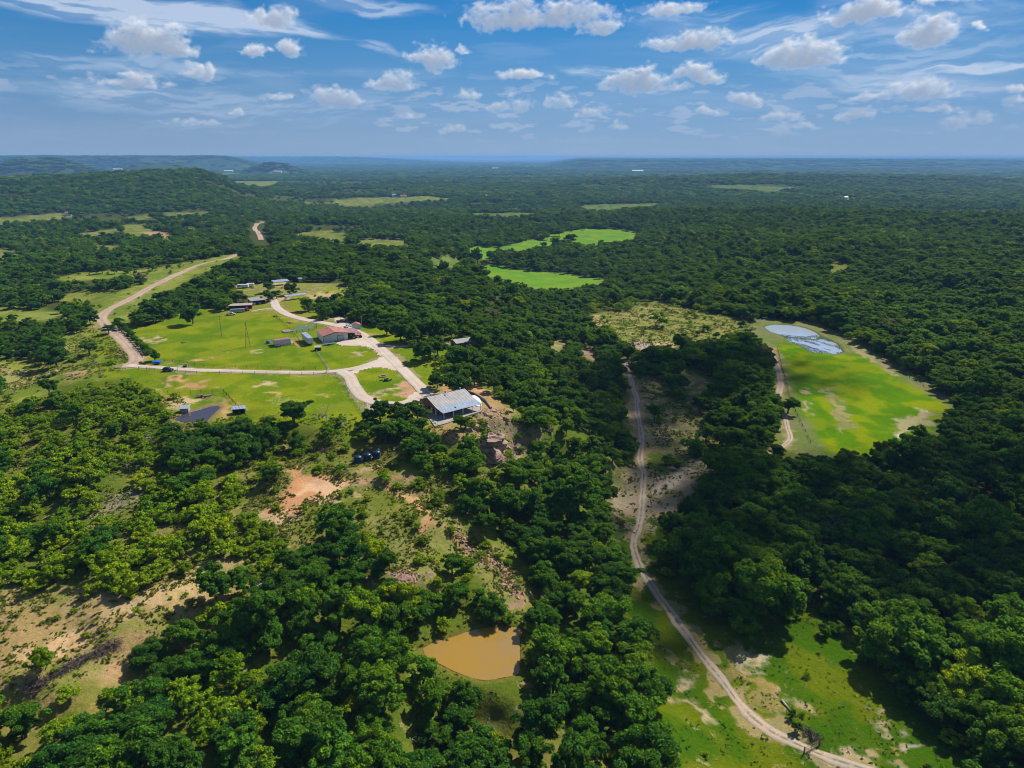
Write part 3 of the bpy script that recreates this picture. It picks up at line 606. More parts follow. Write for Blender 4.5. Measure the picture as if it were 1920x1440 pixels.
def sheet(name, P, material, z=None, lift=.1, res=1.5, wob=.8):
    """an area of ground cover draped on the land, or a level water sheet"""
    P = np.asarray(P)[:, :2]; n = len(P)
    if z is not None:
        Q = smooth_line(np.vstack([P, P[:1]]), 5)[:-1]; m = len(Q)
        V = np.concatenate([np.c_[Q, np.full(m, z)], [[*Q.mean(0), z]]]); Fc = np.array([[i, (i + 1) % m, m] for i in range(m)])
    else:
        lo, hi = P.min(0) - 3, P.max(0) + 3; gx = np.arange(lo[0], hi[0], res); gy = np.arange(lo[1], hi[1], res)
        GX, GY = np.meshgrid(gx, gy, indexing='ij'); sd = poly_sd(GX.ravel() + (fbm(GX.ravel() / 4, GY.ravel() / 4, 2, 5) - .5) * 2 * wob, GY.ravel(), P).reshape(GX.shape)
        Z = height(GX.ravel(), GY.ravel()).reshape(GX.shape) + lift - .25 * sstep(sd, -.8, 1.2)
        na = len(gy); i, j = np.nonzero((sd[:-1, :-1] < .7) & (sd[1:, 1:] < .7) & (sd[1:, :-1] < .7) & (sd[:-1, 1:] < .7))
        Fc = np.stack([i * na + j, (i + 1) * na + j, (i + 1) * na + j + 1, i * na + j + 1], -1); V = np.stack([GX, GY, Z], -1).reshape(-1, 3)
        u, inv = np.unique(Fc, return_inverse=True); V = V[u]; Fc = inv.reshape(Fc.shape)
    me = mesh_np(name, V, Fc, material, z is None)
    if sum(p.normal.z for p in me.polygons) < 0: me.flip_normals()
    setattr_np(me, 'across', 'FLOAT', 'POINT', np.full(len(V), .45))
    return tag(link(bpy.data.objects.new(name, me)), kind='structure')

strip('dirt_road', ROADS['county'][0], 6.6, M['dirt'], .16)
strip('dirt_road', ROADS['county_far'][0], 7.5, M['dirt'], .45)
strip('driveway', ROADS['drive'][0], 4.4, M['gravel'], .20)
strip('driveway', ROADS['loop'][0], 5.6, M['gravel'], .22, 9)
strip('driveway', ROADS['loop_s'][0], 5.4, M['gravel'], .18)
strip('driveway', ROADS['side1'][0], 3.0, M['gravel'], .15)
strip('driveway', ROADS['side2'][0], 6.5, M['gravel'], .15)
strip('footpath', ROADS['side3'][0], 1.6, M['gravel'], .12)
strip('dirt_trail', ROADS['trail'][0], 2.7, M['trail'], .12, rag=1.1)
strip('dirt_trail', ROADS['trail_e'][0], 3.4, M['dirt'], .12, rag=.9)
strip('dirt_trail', ROADS['trail_e2'][0], 2.4, M['trail'], .12)
sheet('gravel_yard', W([(626, 644), (650, 636), (690, 632), (715, 645), (736, 664), (728, 672), (712, 668), (705, 660), (690, 652), (665, 648), (640, 649)]), M['gravel'], lift=.17)
sheet('gravel_yard', W([(655, 696), (680, 688), (715, 668), (745, 668), (760, 695), (735, 694), (705, 688), (675, 696), (662, 706), (650, 702)]), M['gravel'], lift=.14)
sheet('gravel_yard', W([(752, 757), (775, 735), (800, 735), (812, 745), (800, 755), (780, 765), (755, 768), (735, 765)]), M['gravel'], lift=.13)
sheet('gravel_yard', W([(682, 755), (695, 758), (712, 764), (722, 772), (700, 775), (688, 768)]), M['trail'], lift=.13)
sheet('water', POND_W['brown'][0], M['water_brown'], z=POND_W['brown'][1])
sheet('water', POND_W['ranch'][0], M['water_dark'], z=POND_W['ranch'][1])
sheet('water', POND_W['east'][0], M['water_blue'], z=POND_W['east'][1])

# ------------------------------------------------------------------ sky dome with clouds (the part of the sky the camera looks into)
def build_sky():
    K = 1387.0
    az = np.radians(np.linspace(-48, 48, 1500)); el = np.radians(np.concatenate([np.linspace(-1.2, 12.5, 330), np.linspace(12.6, 30, 60)]))
    E_, A_ = np.meshgrid(el, az, indexing='ij')
    x = A_.ravel() * K; y = E_.ravel() * K
    e = np.clip(np.degrees(E_.ravel()), 0, 30)
    stops = [0, 1.2, 3, 6, 9, 12, 20, 30]
    cols = np.array([(.270, .420, .610), (.245, .400, .615), (.190, .370, .620), (.115, .325, .625), (.050, .265, .610), (.020, .205, .570), (.015, .15, .48), (.012, .12, .42)])
    base = np.stack([np.interp(e, stops, cols[:, i]) for i in range(3)], -1)
    side = sstep(A_.ravel(), -.55, .1)[:, None]
    base = base * (.86 + .14 * side)
    big = fbm(x / 420, y / 190, 4, 101)
    def nz(x, y, s=0): return fbm(x, y, 6, s)
    def dens(x, y):
        wx = (fbm(x / 62, y / 40, 5, 201) - .5); wy = (fbm(x / 62, y / 40, 5, 202) - .5)
        wx2 = (fbm(x / 15, y / 12, 4, 203) - .5); wy2 = (fbm(x / 15, y / 12, 4, 204) - .5)
        px = x + wx * 64 + wx2 * 15; py = y + wy * 30 + wy2 * 11
        acc = np.full(x.shape, -3.0)
        for (u, v, hw, hh, st) in CLOUDS:
            a, b = px_dir(u, v); cx, cy = a * K, b * K
            m = (np.abs(x - cx) < hw * 2.2) & (np.abs(y - cy) < hh * 3.2 + 12)
            qx = (px[m] - cx) / (hw * .86); dy = py[m] - cy - hh * .22
            qy = np.where(dy > 0, dy / (hh * .74), dy / (hh * .34 + 2))
            d = (1 - (qx * qx + qy * qy)) * (.55 + .45 * st) - (1 - st) * .12
            acc[m] = np.maximum(acc[m], d)
        bil = 1 - np.abs(fbm(x / 26, y / 20, 5, 205) - .5) * 4
        return acc - .10 + (bil - .38) * .50 + (fbm(x / 7, y / 6, 3, 206) - .5) * .50
    d0 = dens(x, y)
    lit = np.zeros(len(x)); sx, sy = .55, .84
    for k_, w_ in ((3, .2), (7, .25), (13, .25), (22, .3)):
        lit += w_ * np.clip(dens(x + sx * k_, y + sy * k_), 0, .9)
    shade = np.exp(-3.6 * lit)
    a0 = sstep(d0, -.12, 1.12)
    stre = np.array([np.interp(0, [0], [0])])
    hi = np.array([.97, .985, 1.0]); sh = np.array([.30, .385, .54])
    hi = hi * 1.0
    edge = 1 - sstep(d0, .0, .9)
    cc = sh + (hi - sh) * np.clip(shade * 1.15 + .38 * edge, 0, 1)[:, None]
    # cirrus streaks
    ci = np.zeros(len(x))
    def streak(u0, v0, u1, v1, half, s, wb=1.0):
        nonlocal ci
        a = np.array(px_dir(u0, v0)) * K; b = np.array(px_dir(u1, v1)) * K
        c = (a + b) / 2; L = np.linalg.norm(b - a) / 2; t = (b - a) / (2 * L); n = np.array([-t[1], t[0]])
        wx = (fbm(x / 120, y / 60, 5, 301) - .5) * 90 * wb; wy = (fbm(x / 120, y / 60, 5, 302) - .5) * 42 * wb
        qx = x + wx - c[0]; qy = y + wy - c[1]
        A = (qx * t[0] + qy * t[1]) / L; B = (qx * n[0] + qy * n[1]) / half
        r = 1 - (A * A + B * B)
        fine = fbm((A * L) / 46, (B * half) / 6.5, 6, 303 + int(u0) % 7)
        ci = ci + sstep(r, -.3, 1.0) * s * (.25 + .75 * sstep(fine, .36, .66))
    for a in ((-120, -34, 560, 62, 26, 1.15, .35), (150, 4, 600, 62, 22, .8, .4), (380, 34, 660, 76, 8, .8, .3), (200, 10, 470, 42, 30, .5), (1340, 95, 1590, 36, 24, .8), (1440, 96, 1620, 62, 8, .7), (560, 0, 790, 20, 14, .75), (0, 110, 260, 130, 16, .4), (1400, 120, 1960, 88, 46, .45),
              (1700, 132, 1980, 106, 6, .9), (0, 165, 620, 190, 26, .38), (1560, 150, 1900, 165, 22, .4), (1040, 118, 1190, 130, 12, .7), (1500, 10, 1930, 36, 34, .35), (160, 110, 420, 130, 12, .4), (200, 230, 900, 180, 30, .25), (1180, 40, 1420, 20, 20, .4),
              (650, 90, 760, 110, 10, .5), (1760, 122, 1840, 120, 5, .8)):
        streak(*a)
    veil = sstep(fbm(x / 330, y / 34, 6, 305), .46, .80) * .10 + sstep(fbm(x / 150, y / 20, 6, 306), .50, .76) * .12
    ci = np.clip(ci + veil * (.4 + .6 * sstep(e, 1.0, 5.0)), 0, .92)[:, None]
    c = base + (np.array([.60, .70, .86]) - base) * ci * .80
    # small far cumulus, sinking into the haze
    sm = sstep(fbm(x / 34, y / 9.0, 5, 307), .56, .68) * sstep(e, .8, 2.0) * (1 - sstep(e, 4.0, 6.5)) * sstep(big, .40, .56)
    c = c + (np.array([.50, .58, .74]) - c) * (sm * .42)[:, None]
    low = sstep(e, .6, 7.5)[:, None]
    cc = cc * (.52 + .48 * low) + np.array([.235, .350, .560]) * (.48 - .48 * low)
    aa = (a0 * (.62 + .38 * low[:, 0]))[:, None]
    c = c * (1 - aa) + cc * aa
    # haze along the horizon
    h = np.exp(-e / 1.5)[:, None] * .45
    c = c * (1 - h) + np.array([.275, .395, .600]) * h
    al = sstep(48 - np.degrees(np.abs(A_.ravel())), 0, 6) * sstep(30 - np.degrees(E_.ravel()), 0, 10)
    Rr = 95000.0
    V = np.stack([Rr * np.sin(A_) * np.cos(E_), Rr * np.cos(A_) * np.cos(E_), Rr * np.sin(E_) + EYE], -1).reshape(-1, 3)
    ne, na = E_.shape; i = np.arange(ne - 1)[:, None]; j = np.arange(na - 1)[None]
    Fc = np.stack([i * na + j, i * na + j + 1, (i + 1) * na + j + 1, (i + 1) * na + j], -1).reshape(-1, 4)
    m = bpy.data.materials.new('sky'); m.use_nodes = True; m.node_tree.nodes.clear(); T = NT(m.node_tree)
    em = T.new('ShaderNodeEmission'); T.put(em.inputs[0], T.attr('sky_colour')); tr = T.new('ShaderNodeBsdfTransparent'); mx = T.new('ShaderNodeMixShader'); o = T.new('ShaderNodeOutputMaterial')
    T.put(mx.inputs[0], T.attr('sky_colour', 'GEOMETRY', 'Alpha')); T.l.new(tr.outputs[0], mx.inputs[1]); T.l.new(em.outputs[0], mx.inputs[2]); T.l.new(mx.outputs[0], o.inputs[0])
    m.cycles.emission_sampling = 'NONE'
    me = mesh_np('sky', V, Fc, m, True); setattr_np(me, 'sky_colour', 'FLOAT_COLOR', 'POINT', np.concatenate([c / 2 ** .6, al[:, None]], 1))
    tag(link(bpy.data.objects.new('sky', me)), kind='structure')
build_sky()

# ------------------------------------------------------------------ clouds overhead, out of the picture, whose shade lies on the valley
def cloud_over(name, pts, alt, label, opac=.6, puff=1.0, seed=1):
    P = W(pts)[:, :2] + SUNV[:2] * (alt / SUNV[2])
    lo, hi = P.min(0), P.max(0); rs = np.random.RandomState(seed); step = 26 * puff
    V = []; Fs = []; base = None
    nu, nv = 9, 5
    for gx in np.arange(lo[0], hi[0], step):
        for gy in np.arange(lo[1], hi[1], step):
            c = np.array([gx, gy]) + rs.uniform(-.4, .4, 2) * step
            sd = poly_sd(c[:1], c[1:], P)[0]
            if sd > -4 * puff: continue
            r = min(step * rs.uniform(.75, 1.15), max(-sd, 9) * 1.15 + 3); k = len(V)
            for a in range(nv + 1):
                th = math.pi * a / nv
                for b in range(nu):
                    ph = 2 * math.pi * b / nu
                    rr = r * (1 + rs.uniform(-.14, .14)); zz = math.cos(th) * rr * (.9 if math.cos(th) > 0 else .3)
                    V.append((c[0] + rr * math.sin(th) * math.cos(ph), c[1] + rr * math.sin(th) * math.sin(ph), alt + zz + min(-sd, 90) * .35 * (math.cos(th) > 0)))
            for a in range(nv):
                for b in range(nu): Fs.append((k + a * nu + b, k + (a + 1) * nu + b, k + (a + 1) * nu + (b + 1) % nu, k + a * nu + (b + 1) % nu))
    if not V: return
    m, T = mat('cloud'); T.put(T.b.inputs['Base Color'], (.9, .91, .93)); T.b.inputs['Roughness'].default_value = 1
    tr = T.new('ShaderNodeBsdfTransparent'); mx = T.new('ShaderNodeMixShader'); mx.inputs[0].default_value = opac
    T.l.new(tr.outputs[0], mx.inputs[1]); T.l.new(T.b.outputs[0], mx.inputs[2]); T.l.new(mx.outputs[0], T.o.inputs[0])
    o = link(bpy.data.objects.new(name, mesh_np(name, V, Fs, m, True)))
    tag(o, kind='structure')
cloud_over('cloud', [(1130, 655), (1240, 650), (1330, 640), (1440, 640), (1600, 655), (1700, 700), (1640, 712), (1545, 706), (1516, 740), (1508, 790), (1545, 812), (1640, 808), (1740, 790), (1800, 740), (1900, 690), (2050, 800), (2050, 1120), (1850, 1090), (1640, 1085), (1560, 1150), (1420, 1180), (1320, 1150), (1240, 1080), (1215, 960), (1170, 880), (1120, 780), (1060, 700)],
           620, None, .11, .8, 3)

# ------------------------------------------------------------------ tree meshes
def quads_to(V, Fc, cen, nrm, size, rs, asp=1.0):
    """append leaf clump quads; cen, nrm (n,3), size (n,)"""
    n = len(cen); up = rs.normal(size=(n, 3)); t = np.cross(nrm, up); t /= np.linalg.norm(t, axis=1, keepdims=True) + 1e-9
    b = np.cross(nrm, t); s = size[:, None] * .5
    sk = rs.uniform(.6, 1.25, (n, 4, 1))
    q = np.stack([cen + (-t - b * asp) * s * sk[:, 0], cen + (t - b * asp) * s * sk[:, 1], cen + (t + b * asp) * s * sk[:, 2], cen + (-t + b * asp) * s * sk[:, 3]], 1)
    k = len(V) if isinstance(V, list) else 0
    return q.reshape(-1, 3), np.arange(n * 4).reshape(-1, 4)
def crown_mesh(name, seed, material, R=4.2, H=6.6, nblob=34, per=100, leaf=.40, low=.28, flat=.62, airy=0.0, lop=.25):
    rs = np.random.RandomState(seed)
    # main lobes first, then clumps around them: an uneven outline
    nl = rs.randint(3, 6); ang = rs.uniform(0, 6.28) + np.arange(nl) * 6.28 / nl + rs.uniform(-.4, .4, nl)
    lr = R * rs.uniform(.30, .58, nl); L = np.stack([np.cos(ang) * lr, np.sin(ang) * lr, H * rs.uniform(.34, .66, nl)], -1)
    L = np.vstack([L, [[rs.uniform(-.5, .5), rs.uniform(-.5, .5), H * .68]]]); LR = R * rs.uniform(.42, .62, nl + 1)
    C = []; Rb = []
    for i in range(nblob):
        j = rs.randint(0, nl + 1); d = rs.normal(size=3); d /= np.linalg.norm(d); d[2] = d[2] * .75 + .12
        c = L[j] + d * np.array([LR[j], LR[j], LR[j] * flat]) * rs.uniform(.62, 1.12)
        c[2] = max(c[2], H * low * rs.uniform(.8, 1.3)); c[2] = min(c[2], H * .94)
        C.append(c); Rb.append(R * rs.uniform(.13, .27) * (1 - airy * .3))
    C = np.array(C); Rb = np.array(Rb)
    cen, nrm, sz, lv = [], [], [], []
    ctr = np.array([0, 0, H * .45])
    for c, r in zip(C, Rb):
        m = int(per * (r / (R * .2)) ** 1.5)
        d = rs.normal(size=(m, 3)); d /= np.linalg.norm(d, axis=1, keepdims=True); d[:, 2] = np.where(d[:, 2] < -.3, -d[:, 2] * .6, d[:, 2])
        rad = r * rs.uniform(.55, 1.12, (m, 1)) * (1 + airy * rs.uniform(-.3, .6, (m, 1)))
        p = c + d * rad * np.array([1, 1, .72])
        nn = d * .75 + rs.normal(size=(m, 3)) * .75 + np.array([0, 0, .35]); nn /= np.linalg.norm(nn, axis=1, keepdims=True)
        cen.append(p); nrm.append(nn); sz.append(leaf * rs.uniform(.6, 1.3, m)); lv.append(np.clip(rs.uniform(0, .7) * .5 + rs.uniform(0, 1, m) * .5 + .12 * d[:, 2], 0, 1))
    cen, nrm, sz, lv = map(np.concatenate, (cen, nrm, sz, lv))
    V, Fc = quads_to([], [], cen, nrm, sz, rs)
    me = mesh_np(name, V, Fc, material); setattr_np(me, 'leafvar', 'FLOAT', 'FACE', lv)
    return me, L
def tube(V, Fs, a, b, ra, rb, n=6):
    a = np.array(a, float); b = np.array(b, float); d = b - a; d /= np.linalg.norm(d) + 1e-9
    t = np.cross(d, [0, 0, 1] if abs(d[2]) < .9 else [1, 0, 0]); t /= np.linalg.norm(t); s = np.cross(d, t); k = len(V)
    for c, r in ((a, ra), (b, rb)):
        for i in range(n):
            w = 2 * math.pi * i / n; V.append(tuple(c + (t * math.cos(w) + s * math.sin(w)) * r))
    for i in range(n): Fs.append((k + i, k + (i + 1) % n, k + n + (i + 1) % n, k + n + i))
def limb(V, Fs, a, b, ra, rb, rs, seg=3, wob=.12, n=6):
    a = np.array(a, float); b = np.array(b, float); L = np.linalg.norm(b - a); p = a; r0 = ra
    for i in range(1, seg + 1):
        t = i / seg; q = a + (b - a) * t + (rs.normal(size=3) * wob * L * (0 if i == seg else .5)); r1 = ra + (rb - ra) * t
        tube(V, Fs, p, q, r0, r1, n); p = q; r0 = r1
    return p
def trunk_mesh(name, seed, material, L, H, r=.24, multi=1):
    rs = np.random.RandomState(seed + 77); V = []; Fs = []
    for k in range(multi):
        o = np.array([0, 0, -.5]) if multi == 1 else np.array([rs.uniform(-.25, .25), rs.uniform(-.25, .25), -.5])
        fork = np.array([rs.uniform(-.3, .3), rs.uniform(-.3, .3), H * rs.uniform(.24, .34)]) if multi == 1 else o + np.array([rs.uniform(-.6, .6), rs.uniform(-.6, .6), H * .25])
        limb(V, Fs, o, fork, r * 1.25, r * .85, rs, 2, .08)
        for c in (L if multi == 1 else L[k::multi]): limb(V, Fs, fork, c, r * .6, r * .16, rs, 3, .14, 5)
    return mesh_np(name, V, Fs, material, True)
def dead_mesh(name, seed, material, H=6, spread=1.0, depth=4, r=.16, lean=0.0):
    rs = np.random.RandomState(seed); V = []; Fs = []
    def grow(p, d, L, r, k):
        q = p + d * L; m = limb(V, Fs, p, q, r, r * .62, rs, 2, .10, 5)
        if k == 0: return
        for _ in range(rs.randint(2, 4)):
            dd = d + rs.normal(size=3) * .62 * spread + np.array([0, 0, .10]); dd /= np.linalg.norm(dd); grow(q, dd, L * rs.uniform(.55, .85), r * .60, k - 1)
    d = np.array([lean, rs.uniform(-.1, .1), 1.0]); d /= np.linalg.norm(d)
    grow(np.array([0, 0, -.3]), d, H * .30, r, depth)
    return mesh_np(name, V, Fs, material, True)

OAKP = []; MESP = []
for i in range(8):
    R = (4.2, 3.6, 4.6, 3.2, 4.3, 4.0, 4.8, 3.7)[i]; H = (6.6, 7.6, 5.8, 8.2, 6.8, 7.0, 5.6, 7.6)[i]
    c, L = crown_mesh('crown', 10 + i, M['oak'], R, H, 58, 200, .26, .08, .95)
    OAKP.append((c, trunk_mesh('trunk', 10 + i, M['bark'], L, H), R, H))
for i in range(6):
    R = 3.0; H = (3.9, 4.3, 3.6, 4.6, 4.0, 3.8)[i]
    c, L = crown_mesh('crown', 50 + i, M['mesquite'], R, H, 40, 95, .25, .12, .55, .8)
    MESP.append((c, trunk_mesh('trunk', 50 + i, M['bark'], L, H, .11, 3), R, H))
DEADP = [(dead_mesh('branches', 90 + i, M['deadwood'], 7, 1.0, 5, .15), None, 2.6, 6.5) for i in range(3)]
c_, L_ = crown_mesh('crown', 81, M['oak'], 1.8, 3.6, 26, 90, .30, .05, 1.0)
CEDP = [(c_, trunk_mesh('trunk', 81, M['bark'], L_, 3.6, .12), 1.8, 3.6)]

# ------------------------------------------------------------------ where trees stand
def density(X, Y):
    """(chance of a tree, chance it is a mesquite)"""
    d = np.full(X.shape, .88); ms = np.full(X.shape, .07)
    for P, v in SPARSE_W: d = np.where(poly_sd(X, Y, P) < 0, v, d)
    for P in MESQ_W: ms = np.where(poly_sd(X, Y, P) < 0, .88, ms)
    n = fbm(X / 120, Y / 120, 3, 41); r = np.hypot(X, Y)
    d = d * np.where(r > 500, .80 + .20 * sstep(n, .30, .45), 1)
    d = d * (1 - .92 * sstep(fbm(X / 300, Y / 170, 4, 43), .57, .63) * sstep(r, 600, 1000))
    d = d * (1 - .92 * sstep(fbm(X / 900, Y / 400, 4, 44), .59, .64) * sstep(r, 2300, 3000))
    return d, ms
def clear_mask(X, Y, R, spare=()):
    ok = np.ones(X.shape, bool)
    for k_, PP in KEEP.items():
        for P in PP: ok &= poly_sd(X, Y, P) > R * (.38 if np.hypot(*P[:, :2].mean(0)) < 600 else .9)
    for k_, (P, w) in ROADS.items():
        if k_ == 'link': continue
        m = (np.abs(X) < 520) & (Y < 700); 
        if m.any():
            d = line_d(X[m], Y[m], P); t = ok[m]; t &= d > w / 2 + np.broadcast_to(R, X.shape)[m] * .62; ok[m] = t
    for k_, (P, w) in POND_W.items(): ok &= poly_sd(X, Y, P) > R * .42
    return ok
rs = np.random.RandomState(5)
LAND = [(895, 1225, 'the brown pond'), (368, 778, 'the dark ranch pond'), (1490, 622, 'the blue reed pond'), (1600, 750, 'the bright green field'), (850, 760, 'the metal-roofed house'), (640, 640, 'the red-roofed barn'), (688, 855, 'the water tanks'), (600, 910, 'the red bare ground'), (860, 980, 'the bare scar on the slope'),
        (920, 825, 'the sandstone outcrop'), (1200, 960, 'the stony creek crossing'), (1195, 760, 'the pink stretch of the dirt track'), (1230, 1120, 'the bend of the pale trail'), (1510, 1290, 'the shaded meadow'), (1490, 1400, 'the wooden trail gate'), (1200, 610, 'the sunlit clearing'), (1000, 520, 'the far green pasture'), (250, 1180, 'the tan clearing'), (90, 1230, 'the lone tree on the tan clearing'),
        (216, 932, 'the grey sandy spot'), (400, 815, 'the ranch pond fence'), (540, 740, 'the striped paddock'), (230, 650, 'the road bend'), (60, 700, 'the pale meadow at left'), (330, 515, 'the straight county road'), (560, 545, 'the carports'), (860, 645, 'the half-hidden grey-roofed house'), (1562, 985, 'the white dead tree'), (1740, 1195, 'the round yellow bush'),
        (250, 960, 'the mesquite thicket'), (1478, 760, 'the oak at the field edge'), (1190, 1330, 'the white bare branches'), (1880, 900, 'the right frame edge'), (1890, 1250, 'the right frame edge'), (20, 880, 'the left frame edge'), (20, 1380, 'the lower left corner'), (640, 1420, 'the bottom frame edge'), (950, 1410, 'the bottom frame edge'), (1340, 1420, 'the bottom frame edge'),
        (500, 1060, 'the tan gap in the slope'), (620, 1200, 'the oak clump left of the brown pond'), (1050, 1000, 'the wooded flank'), (360, 1230, 'the dark oaks below the tan clearing')]
def where(u, v):
    j = min(range(len(LAND)), key=lambda i: (LAND[i][0] - u) ** 2 + 1.6 * (LAND[i][1] - v) ** 2); a, b, nm = LAND[j]
    du, dv = u - a, v - b; d = math.hypot(du, dv)
    if 'frame' in nm or 'corner' in nm: return 'near ' + nm
    dist = 'close' if d < 55 else ('a little way' if d < 120 else 'well')
    if abs(du) > 1.6 * abs(dv): s = 'right of' if du > 0 else 'left of'
    elif abs(dv) > 1.6 * abs(du): s = 'below' if dv > 0 else 'above'
    else: s = ('below' if dv > 0 else 'above') + (' and right of' if du > 0 else ' and left of')
    return dist + ' ' + s + ' ' + nm
HAND = []   # (x, y, kind, radius, height scale, tint, label)
def hand(u, v, w, kind, tint, label, hs=1.0, lift=0, proto=None, cat=None):
    p = on(u, v); _, _, dep = proj(*p); HAND.append((p[0], p[1], p[2], kind, w / 2 * dep / F, hs, tint, label, proto))
OK_ = 'oak'; MS = 'mesquite'; DD = 'dead'; CD = 'cedar'
for a in [(712, 784, 26, OK_, .12, 'slim dark oak at the foot of the gravel loop, left of the metal-roofed house', 1.35), (744, 792, 44, OK_, .10, 'dark oak beside the gravel, just left of the house with the silver porch roof'),
          (782, 786, 46, OK_, .12, 'bushy oak touching the brick end of the house with the silver porch roof'), (864, 806, 38, OK_, .16, 'round oak standing in front of the porch of the metal-roofed house'), (820, 728, 38, OK_, .08, 'oak with a bare orange trunk behind the left end of the metal-roofed house'),
          (855, 737, 62, OK_, .12, 'broad oak right behind the ridge of the metal-roofed house'), (890, 722, 46, OK_, .14, 'dark oak behind the right end of the metal-roofed house'), (862, 694, 56, OK_, .10, 'large dark oak on the lawn above the metal-roofed house'), (796, 676, 44, OK_, .06, 'dark oak on the lawn just right of the road fork, shadow on the grass'),
          (820, 668, 46, OK_, .04, 'dark oak on the lawn below the half-hidden grey-roofed house'), (751, 641, 44, OK_, .10, 'oak beside the gravel road, right of the red-roofed barn'), (771, 644, 40, OK_, .12, 'oak at the start of the short side lane right of the red-roofed barn'), (773, 650, 16, OK_, .75, 'small pale green tree at the short side lane'),
          (726, 627, 34, OK_, .06, 'oak with a clean straight trunk on the lawn right of the red-roofed barn'), (686, 608, 26, OK_, .55, 'yellow-green topped oak just right of the small red-roofed shed'), (705, 612, 24, OK_, .12, 'small oak between the red-roofed shed and the clean-trunked oak'), (734, 596, 22, OK_, .60, 'bright yellow-green tree at the wood edge above the lawn'),
          (820, 640, 54, OK_, .10, 'dark oak left of the half-hidden grey-roofed house'), (870, 700, 30, OK_, .16, 'oak by the lit lawn right of the white utility pole'),
          (362, 607, 44, OK_, .04, 'large dark oak alone in the paddock corner above the windmill'), (290, 677, 26, OK_, .08, 'lone dark oak at the road corner behind the blue trailer'), (170, 607, 34, OK_, .02, 'round dark oak alone left of the county road'), (203, 626, 24, OK_, .16, 'oak leaning over the cattle guard on the county road'),
          (222, 614, 22, OK_, .20, 'green oak right behind the cattle guard'), (230, 618, 16, OK_, .05, 'small dark oak right of the cattle guard'), (170, 664, 34, OK_, .12, 'leafy oak in the meadow left of the road bend'), (106, 686, 54, OK_, .04, 'wide dark oak at the edge of the meadow at far left'),
          (504, 565, 24, OK_, .06, 'dark oak right of the white-roofed open barn'), (518, 560, 20, OK_, .04, 'small dark oak at the top of the looping driveway'), (548, 553, 26, OK_, .04, 'dark oak behind the long blue-grey carport'), (503, 548, 26, OK_, .05, 'dark oak behind the white-roofed open barn'),
          (289, 607, 24, OK_, .20, 'oak at the front of the wood above the paddock'), (552, 800, 66, OK_, .05, 'wide dark oak at the bottom edge of the striped paddock'), (504, 806, 30, OK_, .14, 'upright oak by the fence end, left of the wide oak below the paddock'), (556, 846, 42, OK_, .10, 'dark oak beside the red earth hollow'),
          (529, 846, 24, MS, .60, 'yellow-green bush against the dark oak beside the red earth hollow'), (511, 903, 40, OK_, .04, 'round dense dark bush alone above the red bare ground'), (83, 1256, 58, MS, .34, 'lone upright tree on the tan clearing at lower left', 1.5), (326, 748, 22, MS, .62, 'small round yellow-green bush beside the ranch pond'),
          (690, 790, 22, OK_, .08, 'small dark oak at the lower corner of the paddock fence', 1.3), (630, 800, 40, MS, .35, 'green shrub under the bare grey trees below the paddock'), (720, 905, 30, MS, .55, 'pale green bush below the water tanks'), (718, 892, 26, MS, .50, 'low bush right of the bare earth under the water tanks'),
          (822, 940, 30, MS, .40, 'small tree on the slope by the long bare scar', 1.3), (1311, 772, 40, OK_, .06, 'oak with a visible trunk in the clearing right of the dirt track'), (1478, 775, 38, OK_, .06, 'dark oak against the left edge of the bright green field'), (1650, 858, 38, OK_, .06, 'lone dark oak at the lower edge of the bright green field'),
          (1722, 826, 36, OK_, .10, 'dark oak at the lower right corner of the bright green field'), (1232, 612, 40, MS, .35, 'broad low green bush in the sunlit clearing above the valley'), (1308, 630, 13, OK_, .02, 'leftmost of the small dark trees in the sunlit clearing'), (1326, 622, 16, OK_, .02, 'middle of the small dark trees in the sunlit clearing'),
          (1343, 634, 14, OK_, .02, 'rightmost of the small dark trees in the sunlit clearing'), (1393, 612, 14, OK_, .04, 'small dark tree near the tip of the reed pond'), (1495, 1374, 24, CD, .12, 'small dark juniper just above the wooden gate on the trail'), (1482, 1346, 20, CD, .08, 'smaller dark juniper beside the fallen log'), (1738, 1208, 34, MS, .75, 'small round yellow bush in a gap of the shaded wood at right'),
          (1545, 1192, 26, OK_, .30, 'small tree at the upper edge of the shaded meadow'), (1445, 764, 16, OK_, .1, 'small oak beside the dirt lane left of the bright green field'), (192, 513, 24, OK_, .04, 'round dark oak in the grass strip beyond the road, leftmost'), (215, 514, 13, OK_, .04, 'smaller oak in the grass strip beyond the road'),
          (254, 514, 8, OK_, .10, 'tiny round tree in the grass strip beyond the road'), (286, 508, 18, OK_, .05, 'dark oak in the grass strip close to the road'), (315, 504, 9, OK_, .08, 'small oak beside the road, right of a bare trunk'), (360, 494, 7, OK_, .1, 'tiny oak where the road meets the wood'),
          (1232, 455, 0.1, OK_, .1, None)][:-1]:
    hand(*a)
for a in [(1048, 443, 22), (1070, 462, 26), (1095, 432, 8), (1047, 466, 18), (880, 490, 30), (895, 495, 26), (1040, 467, 24), (1080, 466, 22), (1020, 476, 18), (868, 480, 24)]: hand(a[0], a[1], a[2], OK_, .04, None)
